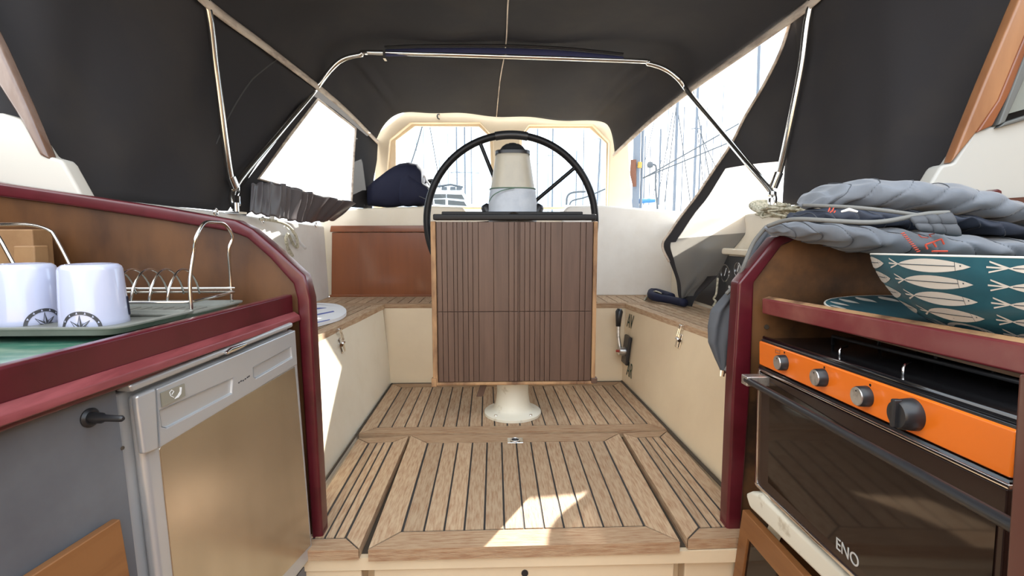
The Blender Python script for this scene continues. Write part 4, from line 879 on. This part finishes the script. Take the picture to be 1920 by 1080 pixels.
for (zc, _) in rows:
    rr = brad(zc); L = .100*rr/.20; Hh = .0195; step = L*1.34/rr
    for j in range(-14, 15):
        th0 = j*step+.10; 
        if abs(th0) > PI*.98: continue
        def FP(x, z, o=.0007): return BW(th0-(x-.5)*L/rr*-1, min(HBW-.003, max(.001, zc+z)), o)
        n = 12; up = [FP(k/n, Hh*.5*math.sin(PI*(k/n))**.75) for k in range(n+1)]; dn = [FP(k/n, -Hh*.5*math.sin(PI*(k/n))**.75) for k in range(n+1)]
        fb.add(up+dn, [(k, k+1, n+2+k, n+1+k) for k in range(n)])
        for q_ in ((-.16, .42), (-.19, .05), (-.17, -.3)):      # tail rays
            fb.add([FP(.02, .001), FP(q_[0], Hh*q_[1]+.001), FP(q_[0], Hh*q_[1]-.0012), FP(.0, -.001)], [(0, 1, 2, 3)])
        for k in range(6): x0_, x1_ = .05+k*.13, .05+(k+1)*.13; ft.add([FP(x0_, .0008, .0013), FP(x1_, .0008, .0013), FP(x1_, -.0003, .0013), FP(x0_, -.0003, .0013)], [(0, 1, 2, 3)])
        ft.add([FP(.83, Hh*.36, .0013), FP(.835, Hh*.36, .0013), FP(.835, -Hh*.36, .0013), FP(.83, -Hh*.36, .0013)], [(0, 1, 2, 3)])
        ft.add([FP(.885, .002, .0013), FP(.9, .002, .0013), FP(.9, .0, .0013), FP(.885, 0, .0013)], [(0, 1, 2, 3)])
fb.build('fish_pattern', fishw, t); ft.build('fish_lines', fishl, t)
t = thing('fish_platter', 'teal and white patterned platter under the fish bowl', 'platter', (.905, .895, .582))
pcn = V((.935, .90, .5835)); PR = .265
MB().lathe([(0, 0), (.15, 0), (.22, .004), (PR, .017), (PR+.002, .019), (PR-.002, .020), (.22, .007), (0, .003)], pcn, seg=72).build('body', teal, t, smooth=True)
MB().tube([pcn+V((PR*math.cos(k*PI/40), PR*math.sin(k*PI/40), .0185)) for k in range(80)], .0022, 6, closed=True).build('rim', fishw, t, smooth=True)
b = MB()
for k in range(24):
    a = k*2*PI/24; 
    def PP(r, da): 
        z = lerp(.0075, .0195, (r-.22)/(PR-.22)); return pcn+V((r*math.cos(a+da), r*math.sin(a+da), z+.0009))
    n = 8; l = [PP(lerp(.224, PR-.005, j/n), .10*(j/n)-.05+.075*math.sin(PI*j/n)) for j in range(n+1)]; r_ = [PP(lerp(.224, PR-.005, j/n), .10*(j/n)-.05-.048*math.sin(PI*j/n)) for j in range(n+1)]
    b.add(l+r_, [(j, j+1, n+2+j, n+1+j) for j in range(n)])
b.build('fish_pattern', fishw, t)

# quilted jacket
t = thing('quilted_jacket', 'grey quilted jacket draped over the right bulkhead and locker top', 'jacket', (1.0, 1.0, .74))
def layer(tab, q, qn, seam=.009, sl=.6, dd=1.0, ph=0, nu=400, nv=48):
    """tab: px, top py, bottom py, y, half depth"""
    n = len(tab)-1; cols = [[(k/n, s_[j]) for k, s_ in enumerate(tab)] for j in range(5)]
    def sm(col, u):
        return poly(col, u)
    def fn(u, v):
        uu = u; px = sm(cols[0], uu); to = sm(cols[1], uu); bo = sm(cols[2], uu); y = sm(cols[3], uu); d = sm(cols[4], uu)*dd
        a = U(px, to, y=y); c = U(px, bo, y=y); m = lerp(a, c, .5); za = U(px, to, y=y-.5*d).z; zc = U(px, bo, y=y-.5*d).z; h = abs(za-zc)/2; m.z = (za+zc)/2
        an = 2*PI*v; cc, ss = math.cos(an), math.sin(an); e = .8
        s_ = abs(math.sin(PI*(u*qn+ph+sl*math.sin(an))))**.25
        puff = 1-seam*(1-s_)*10
        k = math.sin(min(1, min(u, 1-u)*14)*PI/2)**.5 if 0 < u < 1 else .05
        wob = .0025*math.sin(u*61+v*13)+.002*math.sin(u*37-v*29)
        return V((m.x, m.y+d*k*math.copysign(abs(cc)**e, cc)*puff, m.z+(h*k*math.copysign(abs(ss)**e, ss))*puff+wob*k))
    sm_ = MB(); K = int(qn+ph+2)
    for k in range(-1, K):
        pts = []
        for j in range(-2, 27):
            an = .5*PI+1.0*PI*j/24; u_ = (k-ph-sl*math.sin(an))/qn
            if .02 < u_ < .98: pts.append(fn(u_, an/(2*PI))+V((0, math.cos(an), math.sin(an)))*.0035)
        if len(pts) > 20: sm_.tube(pts, .0009, 5)
    sm_.build('quilt_seam', thread, t)
    return MB().grid(fn, nu, nv)
thread = mat('seam thread with groove shade', (.085, .092, .105), .9)  # dark stitch lines that also paint in the shade of the quilt grooves
low = [(1436, 424, 432, 1.16, .03), (1460, 417, 440, 1.14, .05), (1500, 415, 446, 1.12, .08), (1550, 420, 458, 1.09, .10), (1600, 425, 470, 1.07, .11), (1650, 430, 479, 1.06, .115), (1700, 434, 482, 1.05, .115), (1780, 444, 486, 1.05, .115), (1850, 449, 486, 1.05, .115), (1940, 452, 486, 1.05, .115), (2080, 452, 490, 1.05, .115)]
layer(low, 0, 11).build('lower_panel', quilt, t, smooth=True)
up = [(1508, 382, 388, 1.14, .04), (1524, 362, 388, 1.13, .06), (1550, 345, 388, 1.12, .08), (1590, 336, 390, 1.10, .10), (1640, 336, 394, 1.08, .11), (1700, 340, 400, 1.07, .115), (1750, 347, 407, 1.06, .115), (1800, 362, 414, 1.06, .115), (1835, 378, 419, 1.06, .11), (1862, 404, 424, 1.06, .10), (1900, 419, 432, 1.06, .09), (1960, 430, 440, 1.06, .08), (2080, 436, 450, 1.06, .08)]
layer(up, 0, 12, ph=.3, sl=-.75).build('upper_panel', quilt, t, smooth=True)
mid = [(1488, 404, 414, 1.14, .04), (1510, 394, 416, 1.12, .07), (1560, 388, 424, 1.10, .09), (1620, 390, 430, 1.08, .10), (1680, 396, 432, 1.07, .10), (1740, 402, 420, 1.06, .10), (1800, 412, 440, 1.06, .10), (1900, 424, 446, 1.06, .09), (2080, 432, 452, 1.06, .08)]
layer(mid, 0, 12, ph=.1).build('navy_lining', quiltd, t, smooth=True)
def jf(px, py, y): return U(px, py, y=y)
MB().tube(smooth_path([jf(1440, 424, 1.13), jf(1470, 414, 1.09), jf(1500, 411, 1.05), jf(1560, 414, .995), jf(1620, 417, .97), jf(1660, 415, .96), jf(1700, 408, .945), jf(1740, 401, .935), jf(1779, 399, .93)], 6), .0048, 8).tube(smooth_path([jf(1506, 385, 1.10), jf(1540, 386, 1.05), jf(1600, 389, .995), jf(1660, 395, .97), jf(1725, 404, .955)], 6), .0040, 8).build('piping', pipe, t, smooth=True)
def cuff(u, v):
    p = lerp(lerp(jf(1706, 410, .935), jf(1779, 401, .93), u), lerp(jf(1722, 430, .925), jf(1796, 441, .92), u), v)
    return p+V((0, -.008*abs(math.sin(PI*u*3))**.5*abs(math.sin(PI*v*2))**.5+.003*math.sin(u*11), 0))
MB().grid(cuff, 30, 20).build('folded_cuff', hang, t, smooth=True, solid=.008)
# embroidery
def emb(px, py, y, pts, r=.0016, name='embroidery'):
    b = MB()
    for s_ in pts: b.tube([jf(px+a, py+c, y) for a, c in s_], r, 6)
    return b
yE = .928
b = emb(1735, 447, yE, [[(0, 12), (4, 20)], [(0, 12), (30, 1)], [(14, 7), (20, 16)], [(30, 1), (35, 11)]], .0016)
b2_ = emb(1722, 440, yE, [[(0, 0), (6, 5)], [(6, 5), (18, 6)], [(20, 0), (24, 4)], [(20, 0), (30, -2)]], .0009)
b.build('embroidered_letter', redthr, t); b2_.build('embroidered_letter', redthr, t)
b = MB()
for k in range(11): a = jf(1690+2.9*k, 438+3.4*k, .936); b.tube([a, a+V((.006, 0, .0015))], .0012, 5)
b.build('small_embroidery', redthr, t)
MB().tube([jf(1748, 471, .93), jf(1776, 471, .93)], .002, 6).build('embroidered_bar', redthr, t)
b = MB()
for k in range(4): a = jf(1553+3.5*k, 397+(k % 2)*2, .998); b.tube([a, a+V((.003, 0, .008-(k % 2)*.004))], .0014, 5)
b.build('lining_embroidery', redthr, t)
MB().tube([jf(1577, 397, .985), jf(1592, 393, .98), jf(1608, 397, .975)], [.002, .0035, .002], 8).build('lining_tag', boatw, t)
# sleeve hanging behind the post
hp = [(1388, 522), (1396, 530), (1362, 553), (1334, 582), (1328, 612), (1327, 640), (1338, 668), (1352, 697), (1362, 690), (1374, 660), (1384, 625), (1392, 560)]
def hg(u, v):
    Lx = [(0, 1436), (.14, 1404), (.27, 1383), (.34, 1362), (.46, 1334), (.6, 1328), (.72, 1328), (.86, 1340), (1, 1352)]; Ly = [(0, 424), (.14, 470), (.27, 527), (.34, 550), (.46, 582), (.6, 612), (.72, 642), (.86, 672), (1, 697)]
    Rx = [(0, 1462), (.14, 1440), (.27, 1415), (.34, 1405), (.46, 1402), (.6, 1400), (.72, 1392), (.86, 1378), (1, 1358)]; Ry = [(0, 424), (.14, 468), (.27, 525), (.34, 548), (.46, 582), (.6, 612), (.72, 642), (.86, 670), (1, 698)]
    an = 2*PI*v; w = .5-.5*math.cos(an); p = U(lerp(poly(Lx, u), poly(Rx, u), w), lerp(poly(Ly, u), poly(Ry, u), w), y=1.27)
    return p+V((0, .022*math.sin(an)*(1-.5*u)*min(1, .35+u)+.006*math.sin(w*18+u*4)*math.sin(PI*u), 0))
MB().grid(hg, 60, 40).build('hanging_sleeve', hang, t, smooth=True)
MB().tube(smooth_path([jf(1438, 424, 1.17), jf(1413, 455, 1.19), jf(1396, 495, 1.20), jf(1381, 530, 1.23), jf(1362, 551, 1.25)], 6), [.005]*25, 8).build('draped_edge', pipe, t, smooth=True)
MB().tube(smooth_path([jf(1384, 620, 1.245), jf(1376, 655, 1.245), jf(1364, 688, 1.245), jf(1356, 700, 1.245)], 6), .0045, 8).build('sleeve_piping', pipe, t, smooth=True)
MB().tube([jf(1355, 694, 1.24), jf(1354, 705, 1.24)], .006, 8).tube([jf(1358, 697, 1.24), jf(1374, 703, 1.24)], .0035, 8).build('toggle', steel, t, smooth='auto')

# cabin around the camera
wood_f = mat('cabin sole wood', (.22, .11, .05), .5, n=((.14, .07, .03), 5, .4, .7))
struct(MB().box(-2, 2, -2.2, 1.19, -.86, -.80).build('floor_cabin', wood_f))
struct(MB().box(-2, 2, -2.25, -2.2, -.8, .95).build('wall_cabin_forward', mat('cabin lining', (.50, .36, .22), .6)))
struct(MB().box(-2.0, -1.95, -2.2, -.6, -.8, 1.0).build('wall_cabin_port', MATS['cabin lining'])); struct(MB().box(1.95, 2.0, -2.2, 1.25, -.8, 1.66).build('wall_cabin_starboard', MATS['cabin lining']))
struct(MB().box(-2, 2, 1.0, 1.262, 1.68, 1.72).build('ceiling', cream2))

# ================================================================== HARBOUR
tag(MB().box(-150, 150, 3.95, 260, -1.35, -1.3).build('harbour_water', water), kind='structure')
struct(bpy.data.objects['harbour_water'])
def mast(px, topy, dist, wpx, spr, lab, grp, lean=0, boty=440):
    b = U(px, boty, y=dist); x = b.x; zt_ = U(px, topy, y=dist).z; r = wpx*1.25*dist/F/2
    t = thing('yacht_mast', lab, 'mast', (x, dist, -1.3), grp)
    MB().tube([(x, dist, -1.3), (x+lean*dist, dist, zt_)], [r, r*.85], 8).build('spar', mastm, t, smooth='auto')
    for pz, hw in spr:
        z_ = U(px, pz, y=dist).z; w = hw*dist/F; k = (z_+1.3)/(zt_+1.3)*lean*dist
        MB().tube([(x-w+k, dist, z_-.015*dist/10), (x+k, dist, z_), (x+w+k, dist, z_-.015*dist/10)], r*.35, 6).build('spreader', mastm, t)
    return t
G1, G2, G3 = 'masts seen through the left windscreen pane', 'masts seen through the right windscreen pane', 'masts seen through the open right side of the canopy'
L1, L2, L3 = 'thin grey yacht mast seen through the left windscreen pane', 'thin grey yacht mast seen through the right windscreen pane', 'grey yacht mast seen through the open right side of the canopy'
for px, ty, d, w, spr, ln in ((858, 150, 22, 2.6, [(322, 12)], .0), (873, 140, 25, 2.8, [(323, 26)], 0), (885, 160, 30, 1.6, [], 0), (826, 300, 34, 1.6, [], 0), (842, 250, 40, 1.0, [], 0), (797, 200, 36, 1.1, [], 0), (784, 200, 45, 1.0, [], 0)):
    mast(px, ty, d, w, spr, L1, G1, ln)
for px, ty, d, w, spr, ln in ((1007, 170, 22, 2.0, [(306, 11)], 0), (1035, 150, 24, 2.6, [(291, 14)], 0), (1092, 150, 26, 1.5, [(259, 16)], 0), (1114, 180, 21, 3.0, [(260, 12)], .012), (1079, 283, 30, 1.8, [], 0), (1027, 240, 40, 1.0, [], 0), (1123, 250, 33, 1.1, [(317, 7)], 0), (1052, 320, 45, 1.0, [], 0)):
    mast(px, ty, d, w, spr, L2, G2, ln)
for px, ty, d, w, spr, ln in ((1233, 242, 24, 3.2, [], 0), (1262, 190, 20, 5.0, [], 0), (1298, 150, 19, 4.6, [(240, 9)], 0), (1307, 235, 27, 2.8, [], 0), (1414, 60, 26, 5, [], -.01), (1275, 200, 34, 1.6, [], 0), (1205, 255, 30, 2.2, [], 0), (1317, 200, 36, 1.3, [], .0), (1215, 265, 38, 1.4, [], 0), (1345, 160, 40, 1.2, [], 0), (1246, 200, 42, 1.2, [], 0), (1330, 240, 44, 1.3, [], 0)):
    mast(px, ty, d, w, spr, L3, G3, ln)
t = thing('yacht_mast', 'dark aft mast foot with wound tan sail seen just right of the windscreen', 'mast', U(1192, 400, y=7))
MB().tube([U(1191, 410, y=7), U(1195, 235, y=7)], .05, 10).tube([U(1201, 400, y=7), U(1206, 230, y=7)], .02, 8).build('spar', mastm, t, smooth='auto')
MB().tube([U(1190, 350, y=6.9), U(1187, 325, y=6.9), U(1188, 300, y=6.9)], [.025, .045, .04], 12).build('tan_wrap', tan, t, smooth='auto')
MB().tube([U(1199, 315, y=6.88), U(1200, 304, y=6.88)], .03, 10).build('yellow_fitting', mat('yellow fitting', (.45, .25, .04), .5), t, smooth='auto')
def line(a, b_, y1, y2, r, lab, grp, m=wires, sag=0):
    A, B = U(*a, y=y1), U(*b_, y=y2); pts = [lerp(A, B, k/10)-V((0, 0, sag*math.sin(PI*k/10))) for k in range(11)]
    tag(MB().tube(pts, r, 6).build('rigging_line', m, smooth=True), lab, 'rope', grp)
for a, b_ in (((792, 236), (768, 312)), ((806, 240), (823, 330)), ((1413, 40), (1418, 140))):
    pass
line((793, 232), (762, 330), 8, 8, .012, 'dark sagging halyard in the upper left corner of the left pane', None, wires, .04)
line((805, 232), (824, 340), 12, 12, .012, 'dark straight stay slanting down to the right in the left pane', None)
for a, b_, r in (((1268, 200), (1246, 380), .018), ((1270, 200), (1295, 384), .018), ((1262, 210), (1232, 380), .016), ((1300, 170), (1330, 330), .02), ((1308, 240), (1320, 360), .016), ((1240, 300), (1222, 380), .014), ((1312, 250), (1345, 320), .016), ((1226, 230), (1210, 300), .014)):
    line(a, b_, 20, 20, r, 'thin slanting stay between the masts beyond the right opening', 'stays beyond the right opening')
line((1210, 332), (1385, 232), 7, 7, .011, 'upper of the two guardrail lines slanting up across the right opening', None)
line((1205, 334), (1380, 262), 7, 7, .011, 'lower of the two guardrail lines slanting up across the right opening', None)
t = thing('danbuoy_pole', 'thin pole with a dark knob leaning outside the right opening', 'pole', U(1232, 390, y=6))
MB().tube(smooth_path([U(1220, 309, y=6), U(1230, 312, y=6), U(1229, 345, y=6), U(1233, 392, y=6)], 5), .012, 8).build('pole', wires, t, smooth=True)
MB().lathe([(0, .04), (.03, .03), (.04, 0), (.03, -.03), (0, -.04)], U(1219, 309, y=6), seg=14).build('knob', wires, t, smooth=True)
# motor yacht behind the wheel
t = thing('motor_yacht', 'white motor yacht with dark windows moored beyond the stern left of the pedestal', 'boat', U(852, 400, y=14))
def q14(*pts, y=14): return [U(px, py, y=y) for px, py in pts]
MB().prism(q14((800, 395), (803, 362), (815, 353), (862, 352), (870, 362), (880, 380), (885, 395)), (0, 2.5, 0)).build('cabin', boatw, t, bevel=.05)
MB().prism(q14((740, 470), (745, 392), (905, 392), (925, 470)), (0, 6, 0)).build('hull', boatw, t, bevel=.1)
for w in (((812, 372), (813, 364), (836, 364), (836, 371)), ((838, 371), (838, 364), (866, 365), (871, 374), (850, 372)), ((815, 382), (814, 374), (835, 374), (835, 384)), ((840, 384), (840, 375), (870, 378), (875, 386))):
    MB().prism(q14(*w, y=13.97), (0, .03, 0)).build('window', mat('smoked far window', (.06, .06, .055), .2), t)
for px in (834, 850, 862): MB().prism(q14((px-6, 356), (px-6, 350), (px+4, 350), (px+4, 356), y=13.95), (0, .05, 0)).build('roof_vent', wires, t)
MB().tube(q14((818, 350), (845, 346), (868, 351)), .03, 8).build('roof_rail', wires, t)
t = thing('moored_sailboat', 'white sailboat hull with a bright blue sail cover low beyond the right opening', 'boat', U(1215, 400, y=16))
MB().prism(q14((1150, 470), (1158, 383), (1245, 385), (1262, 470), y=16), (0, 4, 0)).build('hull', boatw, t, bevel=.05)
MB().tube(q14((1180, 377), (1200, 377), (1228, 376), y=15.8), [.05, .08, .06], 8).build('sail_cover', bluec, t, smooth='auto')
t = thing('moored_sailboat', 'white sailboat with a curved pushpit rail right of the pedestal', 'boat', U(1090, 400, y=12))
MB().prism(q14((1055, 470), (1062, 392), (1150, 380), (1170, 470), y=12.5), (0, 3, 0)).build('hull', boatw, t, bevel=.05)
MB().tube(smooth_path(q14((1062, 384), (1064, 368), (1074, 361), (1098, 359), y=12.2), 5), .025, 8).tube(smooth_path(q14((1068, 384), (1074, 376), (1100, 369), (1140, 352), y=12.2), 5), .02, 8).build('pushpit', wires, t, smooth=True)

# ================================================================== LIGHT
w = bpy.data.worlds.new('sky'); scene.world = w; w.use_nodes = True; nt = w.node_tree; bg = nt.nodes['Background']
tc = nt.nodes.new('ShaderNodeTexCoord'); no = nt.nodes.new('ShaderNodeTexNoise'); no.inputs['Scale'].default_value = 2.2; no.inputs['Detail'].default_value = 5
mp = nt.nodes.new('ShaderNodeMapping'); mp.inputs['Scale'].default_value = (1, 1, 2.2); nt.links.new(tc.outputs['Generated'], mp.inputs[0]); nt.links.new(mp.outputs[0], no.inputs['Vector'])
cr = nt.nodes.new('ShaderNodeValToRGB'); cr.color_ramp.elements[0].position = .38; cr.color_ramp.elements[0].color = (.62, .80, 1.0, 1); cr.color_ramp.elements[1].position = .58; cr.color_ramp.elements[1].color = (1, .99, .97, 1)
nt.links.new(no.outputs['Fac'], cr.inputs[0]); nt.links.new(cr.outputs[0], bg.inputs[0]); bg.inputs[1].default_value = SKY = 2.4
sd = bpy.data.lights.new('sun', 'SUN'); sd.energy = 14; sd.angle = math.radians(.53); sd.color = (1, .95, .86)
so = bpy.data.objects.new('sun', sd); COL.objects.link(so); so.location = (6, 3, 6)
SUN = V((.55, 1, .57)); so.rotation_euler = SUN.to_track_quat('Z', 'Y').to_euler()
vs = scene.view_settings; vs.view_transform = 'Standard'; vs.look = 'None'; vs.gamma = 1; vs.use_curve_mapping = False; vs.exposure = .68
